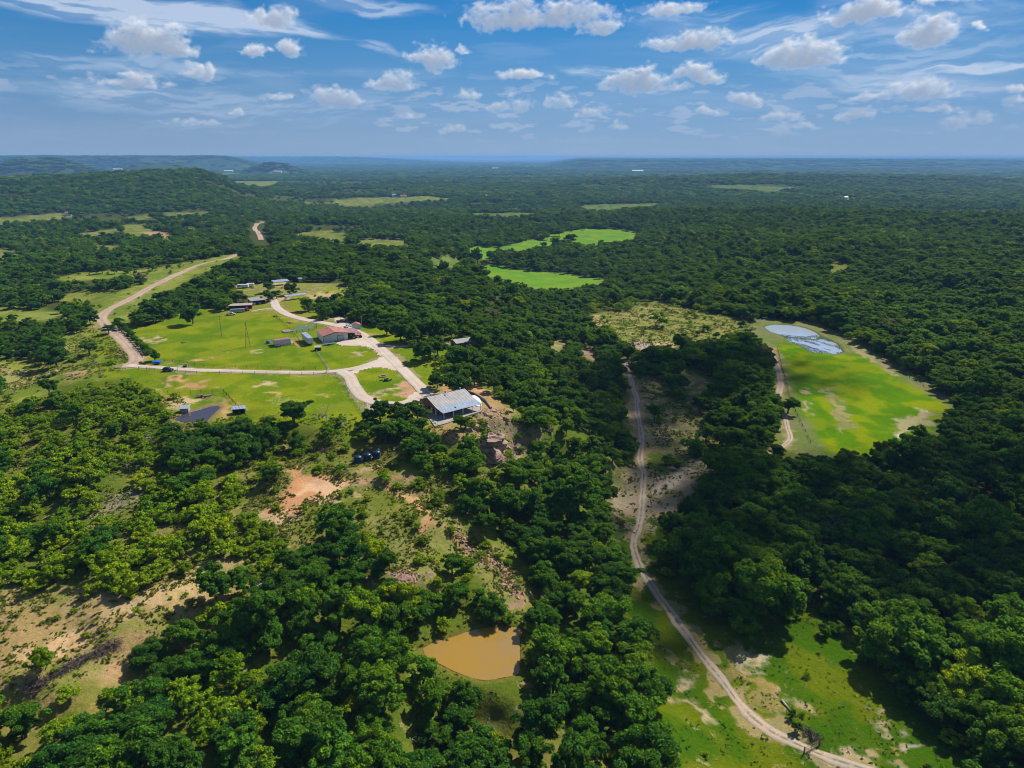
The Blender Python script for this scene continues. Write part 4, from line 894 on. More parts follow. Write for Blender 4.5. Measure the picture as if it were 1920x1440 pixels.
DEADS = [(613, 797, 36, 'big bare grey tree at the bottom edge of the paddock', 1.3, 0), (640, 803, 30, 'bare grey tree right of the bigger bare tree below the paddock', 1.1, 1), (574, 888, 16, 'dead bent snag standing above the red bare ground', 1.4, 2), (1564, 1004, 34, 'white dead tree standing in the shaded wood at right', 1.3, 0),
         (1200, 1336, 46, 'white bare branches in the wood left of the meadow at bottom', .8, 1), (1052, 1378, 20, 'white dead snag in the wood near the bottom centre', 1, 2), (912, 1362, 26, 'bare grey branches in the wood below the brown pond', .8, 0), (206, 1396, 24, 'white dead tree in the brush at lower left', .9, 1),
         (482, 1106, 26, 'bare grey tree left of the dense oaks in the middle of the slope', .8, 2), (508, 1272, 20, 'bare grey branches in the lower wood left of the brown pond', 1.0, 0), (284, 826, 26, 'bare grey branches in the thicket left of the dark oak clump', .8, 1), (1182, 1126, 26, 'white dead branches above the bend of the dirt track', .7, 2),
         (785, 1196, 18, 'thin bare tree at the left tip of the brown pond', 1.2, 1), (247, 1235, 12, 'bare grey tree beside the brush pile at lower left', 1.2, 2), (415, 607, 0.01, None, 1, 0), (1775, 1215, 26, 'bare tree behind the yellow bush in the wood at right', .8, 0), (590, 1385, 12, 'small white snag at the bottom edge left of centre', 1.0, 2)]
for a in DEADS:
    if a[3]: hand(a[0], a[1], a[2], DD, 0, a[3], a[4], 0, a[5])

rs_d = np.random.RandomState(77)
DSP = [(1000, 1120), (1110, 1210), (1070, 1290), (960, 1340), (820, 1330), (700, 1290), (560, 1180), (430, 1330), (350, 1400), (120, 1380), (330, 1240), (300, 1000), (180, 990), (240, 870), (120, 860), (390, 960), (640, 1120), (1290, 1010), (1420, 1080), (1640, 1130), (1830, 1000), (1870, 1130), (1700, 920), (1560, 900), (1330, 960), (980, 900), (1010, 990), (1050, 820), (930, 700), (1720, 1300), (1850, 1330), (760, 1400), (1150, 1400), (640, 1400)]
for q, (u, v) in enumerate(DSP):
    j = min(range(len(LAND)), key=lambda i: (LAND[i][0] - u) ** 2 + 1.6 * (LAND[i][1] - v) ** 2)
    hand(u + rs_d.uniform(-15, 15), v + rs_d.uniform(-12, 12), rs_d.uniform(16, 28), DD, 0, ('grey bare branches ' if q % 2 else 'white bare snag ') + where(u, v), rs_d.uniform(.8, 1.1), 0, q % 3)
BUILT = W([(850, 768), (840, 775), (870, 765), (815, 775), (895, 762), (640, 635), (600, 635), (670, 632), (530, 642), (545, 640), (575, 640), (595, 655), (490, 568), (455, 575), (530, 530), (555, 555), (858, 648), (870, 645), (672, 612), (688, 862), (680, 866), (698, 858), (448, 772), (357, 774), (910, 760)])
def near_hand(X, Y, f=.9):
    ok = np.ones(X.shape, bool)
    for h in HAND: ok &= np.hypot(X - h[0], Y - h[1]) > h[4] * f + 1.2
    for b in BUILT: ok &= np.hypot(X - b[0], Y - b[1]) > 7.5
    return ok
def grid(r0, r1, s, azl=50, jit=.42):
    s = float(s)
    xs = np.arange(-r1, r1, s); ys = np.arange(-30, r1, s * .87); X, Y = np.meshgrid(xs, ys); X[1::2] += s / 2; X = X.ravel(); Y = Y.ravel()
    r = np.hypot(X, Y); m = (r > r0) & (r < r1) & (np.abs(np.arctan2(X, Y)) < math.radians(azl)); X = X[m]; Y = Y[m]
    return X + rs.uniform(-jit, jit, len(X)) * s, Y + rs.uniform(-jit, jit, len(X)) * s
def oak_size(X, Y):
    base = 3.05 + rs.gamma(2.0, .58, len(X))
    u, v, _ = proj(X, Y, height(X, Y))
    base *= 1 + .26 * sstep(u, 1150, 1300) * (v > 560)            # taller timber along the creek
    base *= np.where((v < 700) & (u < 700), .92, 1)
    return base
def tints(X, Y, ms):
    n = fbm(X / 22, Y / 22, 2, 51); t = .05 + .62 * rs.beta(1.1, 2.9, len(X)) + .45 * (n - .45)
    b = rs.uniform(size=len(X)) < .07; t = np.where(b, rs.uniform(.50, .90, len(X)), t)
    t = np.where(ms, .22 + .5 * rs.uniform(size=len(X)) + .5 * (n - .5), t)
    t = np.clip(t, 0, .92); return np.where(~np.asarray(ms) & (rs.uniform(size=len(X)) < .002), 1.0, t)
# near and middle distance, tree by tree
X, Y = grid(58, 820, 6.15)
D, MSP = density(X, Y)
k = rs.uniform(size=len(X)) < D; X, Y, MSP = X[k], Y[k], MSP[k]
isms = rs.uniform(size=len(X)) < MSP
R = np.where(isms, rs.uniform(2.5, 4.3, len(X)), oak_size(X, Y))
k = clear_mask(X, Y, R) & near_hand(X, Y)
X, Y, isms, R = X[k], Y[k], isms[k], R[k]
# extra low mesquite between the others in the thickets
X2, Y2 = grid(58, 520, 4.6); D2, M2 = density(X2, Y2); k = (M2 > .5) & (rs.uniform(size=len(X2)) < .42); X2, Y2 = X2[k], Y2[k]; R2 = rs.uniform(1.2, 2.6, len(X2))
k = clear_mask(X2, Y2, R2) & near_hand(X2, Y2); X2, Y2, R2 = X2[k], Y2[k], R2[k]
# understorey saplings in the closed wood, and shrubs scattered on the open ground
X3, Y3 = grid(58, 480, 6.0); D3, M3 = density(X3, Y3); k = (M3 < .5) & (rs.uniform(size=len(X3)) < .55); X3, Y3 = X3[k], Y3[k]; R3 = rs.uniform(1.3, 2.6, len(X3))
k = clear_mask(X3, Y3, R3) & near_hand(X3, Y3); X3, Y3, R3 = X3[k], Y3[k], R3[k]
sx, sy, sr = [], [], []
for nm, cnt, lo_, hi_ in (('open_c', 95, .6, 2.1), ('open_c2', 60, .8, 2.4), ('scrub_m', 90, .8, 2.4), ('rocks', 34, .8, 2.2), ('sparse_m', 18, .9, 2.0), ('fieldE', 0, 1, 1), ('tan_sw', 18, .5, 1.2), ('mead_sw', 12, .8, 2.0), ('mead_sw2', 10, .8, 2.2), ('road_strip', 16, .7, 1.8), ('mead_w', 16, .8, 2.2), ('mead_nw', 26, 1, 2.2), ('trail_low', 5, .5, 1.0), ('upper_yard', 12, .8, 1.8), ('houseyard', 8, .5, 1.0), ('creek', 10, .5, 1.4)):
    P = CLEAR[nm]; lo, hi = P[:, :2].min(0), P[:, :2].max(0); a = rs.uniform(size=(cnt * 6, 2)) * (hi - lo) + lo; sd = poly_sd(a[:, 0], a[:, 1], P); a = a[sd < 1][:cnt]
    sx += list(a[:, 0]); sy += list(a[:, 1]); sr += list(rs.uniform(lo_, hi_, len(a)))
sx, sy, sr = map(np.array, (sx, sy, sr)); k = near_hand(sx, sy, .5)
for P in RED: k &= poly_sd(sx, sy, P) > -1.5
for nm, (P, w) in ROADS.items(): k &= line_d(sx, sy, P) > w / 2 + sr + .4
for nm, (P, w) in POND_W.items(): k &= poly_sd(sx, sy, P) > sr
sx, sy, sr = sx[k], sy[k], sr[k]
hx, hy = [], []
P_ = smooth_line(W([(226, 616), (236, 628), (248, 642), (262, 656), (272, 666)]), 8)    # hedge along the road bend
aX = np.concatenate([X, X2, X3, sx, P_[::2, 0] + 1.5]); aY = np.concatenate([Y, Y2, Y3, sy, P_[::2, 1] + 1.0]); aR = np.concatenate([R, R2, R3, sr, np.full(len(P_[::2]), 1.9)])
aM = np.concatenate([isms, np.ones(len(X2), bool), rs.uniform(size=len(X3)) < .55, np.ones(len(sx), bool), np.zeros(len(P_[::2]), bool)])
aT = tints(aX, aY, aM); aZ = height(aX, aY)
aH = rs.uniform(.85, 1.12, len(aX)); aHand = [None] * len(aX)
kindname = np.where(aM, 'mesquite', 'oak')
hk = [h for h in HAND if h[3] in ('oak', 'mesquite')]
nX = len(aX); pick_ = np.random.RandomState(9).randint(0, 1000, nX + len(hk))
aX = np.concatenate([aX, [h[0] for h in hk]]); aY = np.concatenate([aY, [h[1] for h in hk]]); aZ = np.concatenate([aZ, [h[2] for h in hk]]); aR = np.concatenate([aR, [h[4] for h in hk]])
aM = np.concatenate([aM, [h[3] == 'mesquite' for h in hk]]); aT = np.concatenate([aT, [h[6] for h in hk]]); aH = np.concatenate([aH, [h[5] for h in hk]]); aHand += [h[7] for h in hk]
isH = np.arange(len(aX)) >= nX
for i in range(nX, len(aX)):
    if not aM[i]: pr_, ph_ = OAKP[pick_[i] % 8][2:]; aH[i] *= 1.75 * pr_ / ph_
aU, aV, aD = proj(aX, aY, aZ + aR * .7)
inview = (aU > -20) & (aU < 1940) & (aV > 300) & (aV < 1475)
size = aR / aD * F * np.where(inview, 1, 0)
rot = rs.uniform(0, 6.28, len(aX)); pick = pick_

def lab(i):
    m, t, px = aM[i], aT[i], size[i] * 2
    if m: tone = 'yellow-green' if t > .55 else ('pale green' if t > .38 else 'dull green'); nm = 'mesquite shrub'
    else: tone = 'yellow-green' if t > .45 else ('mid green' if t > .20 else 'dark green'); nm = 'oak'
    sz = ('broad' if px > 62 else ('medium' if px > 42 else 'small')) if not m else ('spreading' if px > 44 else 'small')
    return f'{sz} {tone} {nm} {where(aU[i], aV[i])}'

def place(kind, proto, x, y, z, R_, hs, rz, tint, label, group):
    cr, tk, pr, ph = proto; s = R_ / pr
    e = link(bpy.data.objects.new(kind, None)); e.empty_display_size = 1; e.location = (x, y, z - .1); e.rotation_euler = (0, 0, rz); w_ = 1 + .16 * math.sin(rz * 7.3); e.scale = (s * w_, s / w_, s * hs)
    c = link(bpy.data.objects.new('crown' if kind != 'dead_tree' else 'branches', cr), e); c['tint'] = float(tint)
    if tk: link(bpy.data.objects.new('trunk', tk), e)
    tag(e, label, {'oak_tree': 'tree', 'mesquite_shrub': 'shrub', 'dead_tree': 'dead tree', 'juniper_tree': 'tree'}[kind], group)
    return e, c
chosen = []
for m, lim in ((False, 288), (True, 285)):
    idx = np.nonzero((aM == m) & inview & (size > 1))[0]; sc = size[idx] + np.where(isH[idx] & np.array([aHand[i] is not None for i in idx]), 1000, 0)
    chosen += list(idx[np.argsort(-sc)][:lim])
labels = {i: (aHand[i] or lab(i)) for i in chosen}
byl = {}
for i in chosen: byl.setdefault(labels[i], []).append(i)
ORD = ['leftmost', 'second from left', 'third from left', 'fourth from left', 'fifth from left', 'sixth from left', 'seventh from left', 'eighth from left', 'ninth from left']
def name_row(ii, l, pre):
    ii = sorted(ii, key=lambda i: aU[i]); n = len(ii)
    for q, i in enumerate(ii):
        w = '' if n == 1 else ('rightmost' if q == n - 1 and n > 2 else ('right one' if q == n - 1 else ('left one' if n == 2 else ORD[min(q, 8)])))
        w = (('' if w == 'leftmost' and pre else '') + w); labels[i] = ' '.join(x for x in (w, pre) if x) + (', ' if w or pre else '') + l
for l, ii in byl.items():
    if len(ii) == 1: continue
    l = l.replace('mesquite shrub', 'mesquite').replace('a little way', 'some way')
    if len(ii) <= 6: name_row(ii, l, ''); continue
    nr = min(-(-len(ii) // 6), 4); ii.sort(key=lambda i: aV[i]); nm = {2: ('in upper row', 'in lower row'), 3: ('in upper row', 'in middle row', 'in lower row'), 4: ('in top row', 'in upper row', 'in lower row', 'in bottom row')}[nr]
    for q in range(nr): name_row(ii[q * len(ii) // nr:(q + 1) * len(ii) // nr], l, nm[q])
for i in labels:
    if aHand[i]: continue
    l = labels[i].replace('  ', ' ')
    for w in ('some way ', 'a little way ', 'well ', 'close ', 'spreading ', 'medium '):
        if len(l.split()) > 16: l = l.replace(w, '')
    labels[i] = ' '.join(l.split()[:16])
cnt_ = {}
for i in sorted(labels, key=lambda i: aU[i]):
    l = labels[i]; cnt_[l] = cnt_.get(l, 0) + 1
    if cnt_[l] > 1: labels[i] = ' '.join((('farther right ', 'farthest right ', 'rightmost ')[min(cnt_[l] - 2, 2)] + l).split()[:16])
protos_obj = {'oak': {}, 'mesquite': {}}
for i in chosen:
    m = aM[i]; pl = MESP if m else OAKP; pi = pick[i] % len(pl)
    e, c = place('mesquite_shrub' if m else 'oak_tree', pl[pi], aX[i], aY[i], aZ[i], aR[i], aH[i], rot[i], aT[i], labels[i], 'mesquite shrubs of the brush country' if m else 'oaks of the woods and yards')
    protos_obj['mesquite' if m else 'oak'].setdefault(pi, (c, [q for q in e.children if q != c][0] if e.children else None))
for h in HAND:
    if h[3] == 'dead':
        seen_ = globals().setdefault('SEEN', {}); n_ = seen_.get(h[7], 0); seen_[h[7]] = n_ + 1; h = h[:7] + (('' if n_ == 0 else ('another ', 'third ')[min(n_ - 1, 1)]) + h[7],) + h[8:]
        place('dead_tree', DEADP[h[8]], h[0], h[1], h[2], h[4], h[5], rs.uniform(0, 6), 0, h[7], 'bare dead trees')
    if h[3] == 'cedar': place('juniper_tree', CEDP[0], h[0], h[1], h[2], h[4], h[5], rs.uniform(0, 6), h[6], h[7], 'junipers by the trail')

def scatter(name, X, Y, Z, S, RZ, PI_, T_, protos, label, cat):
    """one countless mass: points that each carry an instance of a tree already standing in the scene"""
    me = bpy.data.meshes.new(name); me.vertices.add(len(X)); me.vertices.foreach_set('co', np.stack([X, Y, Z], -1).astype(np.float32).ravel())
    setattr_np(me, 'size3', 'FLOAT_VECTOR', 'POINT', S); setattr_np(me, 'turn', 'FLOAT_VECTOR', 'POINT', np.stack([RZ * 0, RZ * 0, RZ], -1)); setattr_np(me, 'pick', 'INT', 'POINT', PI_); setattr_np(me, 'tint', 'FLOAT', 'POINT', T_)
    o = link(bpy.data.objects.new(name, me)); tag(o, label, cat, None, 'stuff')
    g = bpy.data.node_groups.new(name, 'GeometryNodeTree'); g.interface.new_socket('Geometry', in_out='INPUT', socket_type='NodeSocketGeometry'); g.interface.new_socket('Geometry', in_out='OUTPUT', socket_type='NodeSocketGeometry')
    N = g.nodes; Lk = g.links; gi = N.new('NodeGroupInput'); go = N.new('NodeGroupOutput'); j = N.new('GeometryNodeJoinGeometry')
    for ob in protos:
        parts = []
        for q in ob:
            if q is None: continue
            oi = N.new('GeometryNodeObjectInfo'); oi.transform_space = 'ORIGINAL'; oi.inputs['Object'].default_value = q; oi.inputs['As Instance'].default_value = False; parts.append(oi.outputs['Geometry'])
        jj = N.new('GeometryNodeJoinGeometry')
        for p in parts: Lk.new(p, jj.inputs[0])
        gti = N.new('GeometryNodeGeometryToInstance'); Lk.new(jj.outputs[0], gti.inputs[0]); Lk.new(gti.outputs[0], j.inputs[0])
    ip = N.new('GeometryNodeInstanceOnPoints'); Lk.new(gi.outputs[0], ip.inputs['Points']); Lk.new(j.outputs[0], ip.inputs['Instance']); ip.inputs['Pick Instance'].default_value = True
    def na(nm, ty):
        n = N.new('GeometryNodeInputNamedAttribute'); n.data_type = ty; n.inputs[0].default_value = nm; return n.outputs[0]
    Lk.new(na('pick', 'INT'), ip.inputs['Instance Index']); Lk.new(na('size3', 'FLOAT_VECTOR'), ip.inputs['Scale'])
    er = N.new('FunctionNodeEulerToRotation'); Lk.new(na('turn', 'FLOAT_VECTOR'), er.inputs[0]); Lk.new(er.outputs[0], ip.inputs['Rotation'])
    Lk.new(ip.outputs[0], go.inputs[0])
    md = o.modifiers.new('scatter', 'NODES'); md.node_group = g
    return o
op = [protos_obj['oak'][i] for i in sorted(protos_obj['oak'])]; mp = [protos_obj['mesquite'][i] for i in sorted(protos_obj['mesquite'])]
ch = np.zeros(len(aX), bool); ch[chosen] = True
k = ~ch & aM; s = aR[k] / 3.0
scatter('mesquite_brush', aX[k], aY[k], aZ[k] - .15, np.stack([s, s, s * aH[k]], -1), rot[k], pick[k] % len(mp), aT[k], mp, 'low yellow-green brush filling in between the shrubs and open ground', 'brush')
# the rest of the wood: near remainder, then ever coarser clumps out to the horizon
k = ~ch & ~aM; s = aR[k] / 4.15
w_ = rs.uniform(.85, 1.18, len(s)); PX_, PY_, PZ_, PS, PT = [aX[k]], [aY[k]], [aZ[k] - .15], [np.stack([s * w_, s / w_, s * aH[k]], -1)], [aT[k]]
for r0, r1, sp, rr, hh in ((820, 1500, 8.6, 5.2, 1.0), (1500, 2600, 11.5, 7.0, .80), (2600, 5000, 21, 13, .50), (5000, 10000, 46, 30, .26), (10000, 20000, 120, 78, .13)):
    X, Y = grid(r0, r1, sp, 42); D, _ = density(X, Y); q = rs.uniform(size=len(X)) < D; X, Y = X[q], Y[q]; R = rr * rs.uniform(.75, 1.25, len(X))
    if r0 < 5000: q = clear_mask(X, Y, R * .8); X, Y, R = X[q], Y[q], R[q]
    else:
        q = np.ones(len(X), bool)
        for nm in ('f1', 'f12', 'f13', 'f14', 'f4'): q &= poly_sd(X, Y, CLEAR[nm]) > 0
        X, Y, R = X[q], Y[q], R[q]
    s = R / 4.15; PX_.append(X); PY_.append(Y); PZ_.append(height(X, Y) - .3); PS.append(np.stack([s, s, s * hh * rs.uniform(.7, 1.35, len(X))], -1)); t_ = tints(X, Y, np.zeros(len(X), bool)); PT.append(np.clip(t_ * 1.0 + .15 * sstep(fbm(X / 500, Y / 260, 3, 57), .5, .62), 0, 1))
X = np.concatenate(PX_); scatter('oak_woods', X, np.concatenate(PY_), np.concatenate(PZ_), np.concatenate(PS), rs.uniform(0, 6.28, len(X)), rs.randint(0, len(op), len(X)), np.concatenate(PT), op, 'continuous dark green oak woods running from the ranch to the horizon', 'woods')
print('trees', len(aX), 'instances', len(X), 'chosen', len(chosen))

# ------------------------------------------------------------------ built things
class MB:
    def __init__(s): s.v = []; s.f = []
    def box(s, x0, x1, y0, y1, z0, z1):
        k = len(s.v); s.v += [(x, y, z) for z in (z0, z1) for (x, y) in ((x0, y0), (x1, y0), (x1, y1), (x0, y1))]
        s.f += [tuple(k + i for i in f) for f in ((3, 2, 1, 0), (4, 5, 6, 7), (0, 1, 5, 4), (1, 2, 6, 5), (2, 3, 7, 6), (3, 0, 4, 7))]; return s
    def slab(s, pts, t):
        """a plane polygon given a thickness downwards"""
        k = len(s.v); n = len(pts); s.v += [tuple(p) for p in pts] + [(p[0], p[1], p[2] - t) for p in pts]
        s.f.append(tuple(range(k, k + n))); s.f.append(tuple(k + 2 * n - 1 - i for i in range(n)))
        for i in range(n): s.f.append((k + i, k + n + i, k + n + (i + 1) % n, k + (i + 1) % n))
        return s
    def prism(s, prof, x0, x1):
        """profile in (y, z) pushed along x"""
        k = len(s.v); n = len(prof); s.v += [(x0, y, z) for y, z in prof] + [(x1, y, z) for y, z in prof]
        s.f.append(tuple(k + n - 1 - i for i in range(n))); s.f.append(tuple(k + n + i for i in range(n)))
        for i in range(n): s.f.append((k + i, k + (i + 1) % n, k + n + (i + 1) % n, k + n + i))
        return s
    def prismy(s, prof, y0, y1):
        k = len(s.v); n = len(prof); s.v += [(x, y0, z) for x, z in prof] + [(x, y1, z) for x, z in prof]
        s.f.append(tuple(range(k, k + n))); s.f.append(tuple(k + 2 * n - 1 - i for i in range(n)))
        for i in range(n): s.f.append((k + i, k + n + i, k + n + (i + 1) % n, k + (i + 1) % n))
        return s
    def bar(s, a, b, r, n=6, r2=None): tube(s.v, s.f, a, b, r, r if r2 is None else r2, n); return s
    def lathe(s, prof, cx=0, cy=0, n=20):
        k = len(s.v); m = len(prof)
        for r, z in prof:
            for i in range(n): s.v.append((cx + r * math.cos(2 * math.pi * i / n), cy + r * math.sin(2 * math.pi * i / n), z))
        for j in range(m - 1):
            for i in range(n): s.f.append((k + j * n + i, k + j * n + (i + 1) % n, k + (j + 1) * n + (i + 1) % n, k + (j + 1) * n + i))
        s.f.append(tuple(k + (m - 1) * n + i for i in range(n))); return s
    def wheel(s, x, y, r, w, n=14):
        k = len(s.v)
        for yy in (y - w / 2, y + w / 2):
            for i in range(n): s.v.append((x + r * math.cos(2 * math.pi * i / n), yy, r + r * math.sin(2 * math.pi * i / n)))
        for i in range(n): s.f.append((k + i, k + (i + 1) % n, k + n + (i + 1) % n, k + n + i))
        s.f.append(tuple(k + i for i in range(n))); s.f.append(tuple(k + 2 * n - 1 - i for i in range(n))); return s
    def build(s, name, m, parent=None, smooth=False, bevel=0):
        me = bpy.data.meshes.new(name); me.from_pydata([tuple(map(float, p)) for p in s.v], [], s.f); me.materials.append(m); me.update(); me.validate()
        for p in me.polygons: p.use_smooth = smooth
        o = link(bpy.data.objects.new(name, me), parent)
        if bevel:
            b = o.modifiers.new('bevel', 'BEVEL'); b.width = bevel; b.segments = 2; b.limit_method = 'ANGLE'
        return o
def thing(name, label, cat, loc, deg=0, group=None):
    e = link(bpy.data.objects.new(name, None)); e.location = tuple(map(float, loc)); e.rotation_euler = (0, 0, math.radians(deg)); return tag(e, label, cat, group)
def gz(x, y): return float(height(np.array([x]), np.array([y]))[0])

M['roof_grey'] = simple('grey_metal_roof', (.24, .23, .225), .55, .1, .10, .6, (.30, .285, .28), (0, .5, 1))
M['roof_blue'] = simple('pale_metal_roof', (.22, .28, .36), .50, .1, .10, .5, (.27, .33, .41), (0, .5, 1))
M['roof_red'] = simple('red_metal_roof', (.30, .105, .08), .6, 0, .15, .5, (.39, .16, .12), (0, .45, 1))
M['roof_redx'] = simple('red_metal_roof', (.31, .11, .085), .6, 0, .15, .5, (.40, .165, .125), (1, .45, 1))
M['roof_rust'] = simple('dusty_red_roof', (.21, .115, .11), .6, 0, .15, .5, (.28, .15, .145), (1, .45, 1))
M['wall_white'] = simple('white_steel_siding', (.50, .54, .57), .6, 0, .06, .4, (.55, .58, .60), (0, .35, 1))
M['wall_whitey'] = simple('white_steel_siding', (.42, .45, .48), .6, 0, .06, .4, (.48, .50, .52), (1, .35, 1))
M['trim_dark'] = simple('dark_trim', (.09, .04, .04), .6)
M['brick'] = simple('red_brick', (.24, .09, .06), .9, 0, .3, 2.2, (.34, .15, .10))
M['wood'] = simple('weathered_wood', (.22, .15, .11), .9, 0, .3, 1.6)
M['woodgrey'] = simple('grey_wood', (.30, .26, .22), .9, 0, .3, 1.6)
M['white'] = simple('white_paint', (.60, .60, .59), .5)
M['glass'] = simple('dark_glass', (.03, .04, .05), .08)
M['door_grey'] = simple('grey_blue_door', (.34, .42, .50), .6, 0, .06, .4, None, (2, .4, 1))
M['tank_blue'] = simple('navy_plastic', (.012, .030, .075), .35, 0, .2)
M['black'] = simple('black_rubber', (.015, .015, .017), .8)
M['dark'] = simple('dark_interior', (.03, .028, .028), .95)
M['car_blue'] = simple('dark_blue_car_paint', (.012, .035, .12), .22, .3)
M['blue'] = simple('bright_blue_paint', (.02, .11, .42), .4)
M['steel'] = simple('galvanised_steel', (.42, .44, .46), .45, .5)
M['rustpipe'] = simple('rusty_pipe', (.15, .085, .06), .8, .2)
M['red'] = simple('red_machine_paint', (.42, .03, .03), .45)
M['yellow'] = simple('yellow_machine_paint', (.60, .34, .03), .5)
M['concrete'] = simple('concrete', (.28, .25, .23), .9, 0, .15, .5)
M['patio_white'] = simple('white_patio', (.58, .58, .60), .7, 0, .04)
M['teal'] = simple('teal_cowl', (.10, .30, .36), .5)
M['stone'] = simple('pale_stone', (.36, .31, .26), .95, 0, .3, 1.5, (.25, .19, .15))
M['rv'] = simple('white_camper_shell', (.55, .55, .54), .5)
M['truck_grey'] = simple('grey_green_paint', (.20, .27, .28), .35, .3)
def rock_mat():
    m, T = mat('sandstone'); p = coord(T); s = T.sep(p)
    st = T.noise(T.comb(T.math('MULTIPLY', s[0], .25), T.math('MULTIPLY', s[1], .25), T.math('MULTIPLY', s[2], 2.6)), 1.0, 5, .6); n = T.noise(p, 1.6, 6, .65)
    c = T.mix(T.ramp(st, .38, .62), (.16, .095, .075), (.36, .25, .19)); c = T.mix(T.ramp(n, .5, .68), c, (.32, .21, .14)); T.put(T.b.inputs['Base Color'], c); T.b.inputs['Roughness'].default_value = .95
    bump(T, T.math('ADD', st, T.math('MULTIPLY', n, .5)), .3, .9); return m
M['rock'] = rock_mat()
M['rock_orange'] = simple('orange_sandstone', (.30, .15, .085), .95, 0, .3, .8, (.38, .26, .17))

# --- the metal-roofed house at the cliff edge
b = plane(800, 745, 5.6); h = thing('ranch_house', 'brick ranch house under a grey ribbed metal roof, pale porch roof towards the cliff', 'house', (b[0], b[1], 0), 37.5)
Lx = 16.9
w = MB(); w.prismy([(.5, -1.5), (Lx - .5, -1.5), (Lx - .5, 3.0), (.5, 3.0)], -5.9, 6.2); w.prism([(-5.9, 3.0), (6.2, 3.0), (0, 5.2)], .5, Lx - .5); wall = w.build('wall', M['brick'], h)
r = MB(); r.slab([(0, -6.5, 3.25), (Lx, -6.5, 3.25), (Lx, 0, 5.6), (0, 0, 5.6)], .12); r.slab([(0, .0, 5.598), (Lx, .0, 5.598), (Lx, 6.8, 3.15), (0, 6.8, 3.15)], .12); rf = r.build('roof', M['roof_grey'], h)
r = MB(); r.slab([(-.02, -11.1, 2.55), (Lx + .1, -11.1, 2.55), (Lx + .1, -6.42, 3.27), (-.02, -6.42, 3.27)], .10); pr = r.build('porch_roof', M['roof_blue'], h); tag(pr, 'pale blue-grey lower porch roof')
MB().box(6.3, 6.6, -9.6, -8.4, 2.84, 2.98).build('roof_vent', M['black'], pr)
for x in (8.2, 14.8): MB().lathe([(.22, 5.3), (.22, 6.0), (.34, 6.05), (.34, 6.3), (.1, 6.4)], x, .25, 10).build('roof_cowl', M['teal'], rf)
for x in (2.4, 9.4): MB().slab([(x, .35, 5.62), (x + 3.4, .35, 5.62), (x + 3.4, .8, 5.46), (x, .8, 5.46)], .1).build('ridge_vent', M['black'], rf)
MB().box(7.1, 7.4, -1.3, -.9, 5.0, 5.5).build('flue', M['black'], rf)
for x in (.5, 4.6, 8.7, 12.8, 16.6): MB().box(x - .09, x + .09, -10.9, -10.7, -1.2, 2.5).build('post', M['white'], h)
for x0, x1 in ((2.0, 3.2), (5.0, 6.4), (9.4, 10.8), (13.2, 14.4)):
    f = MB().box(x0 - .1, x1 + .1, -5.96, -5.90, .9, 2.3).build('window', M['white'], wall); MB().box(x0, x1, -5.99, -5.955, 1.0, 2.2).build('pane', M['glass'], wall)
for x0 in (7.4, 11.6): MB().box(x0, x0 + 1.0, -5.97, -5.90, .05, 2.15).build('door', M['white'], wall)
for y0 in (-4.6, -1.2, 2.2): MB().box(.44, .5, y0, y0 + 1.2, .9, 2.2).build('window', M['glass'], wall)
for y0 in (-5.7, -3.0): MB().box(.40, .5, y0, y0 + .9, .02, 2.2).build('door', M['white'], wall)
P = plane(np.array([798, 815, 838, 880, 903, 902, 880, 860, 830, 812]), np.array([776, 799, 793, 778, 771, 757, 752, 762, 774, 770]), .1)
def slab_ground(name, P, m, top, t=.6, sm=4):
    Q = P[:, :2] if sm == 0 else smooth_line(np.vstack([P[:, :2], P[:1, :2]]), sm)[:-1]
    o = MB().slab([(q[0], q[1], top) for q in Q], t).build(name, m)
    if o.data.polygons[0].normal.z < 0: o.data.flip_normals()
    return tag(o, kind='structure')
zh = max(gz(-22, 240), 0)
slab_ground('patio', P, M['concrete'], .1, 3, 0)
P = plane(np.array([884, 890, 896, 901, 903, 898, 888]), np.array([742, 741, 744, 750, 757, 762, 757]), .3); slab_ground('patio', P, M['patio_white'], .3, 3)
q = smooth_line(W([(878, 736), (888, 739), (896, 743), (904, 748), (911, 753), (916, 760), (921, 767)])[:, :2], 4)
s = MB()
for a, c in zip(q, q[1:]):
    d = (c - a) / np.linalg.norm(c - a); n = np.array([-d[1], d[0]]) * .28; za = min(gz(*a), gz(*c)); s.slab([(a[0] - n[0], a[1] - n[1], za + .9), (c[0] - n[0], c[1] - n[1], za + .9), (c[0] + n[0], c[1] + n[1], za + .9), (a[0] + n[0], a[1] + n[1], za + .9)], 1.6)
tag(s.build('garden_wall', M['stone']), 'curved pale stone wall right of the white patio behind the house', 'wall')

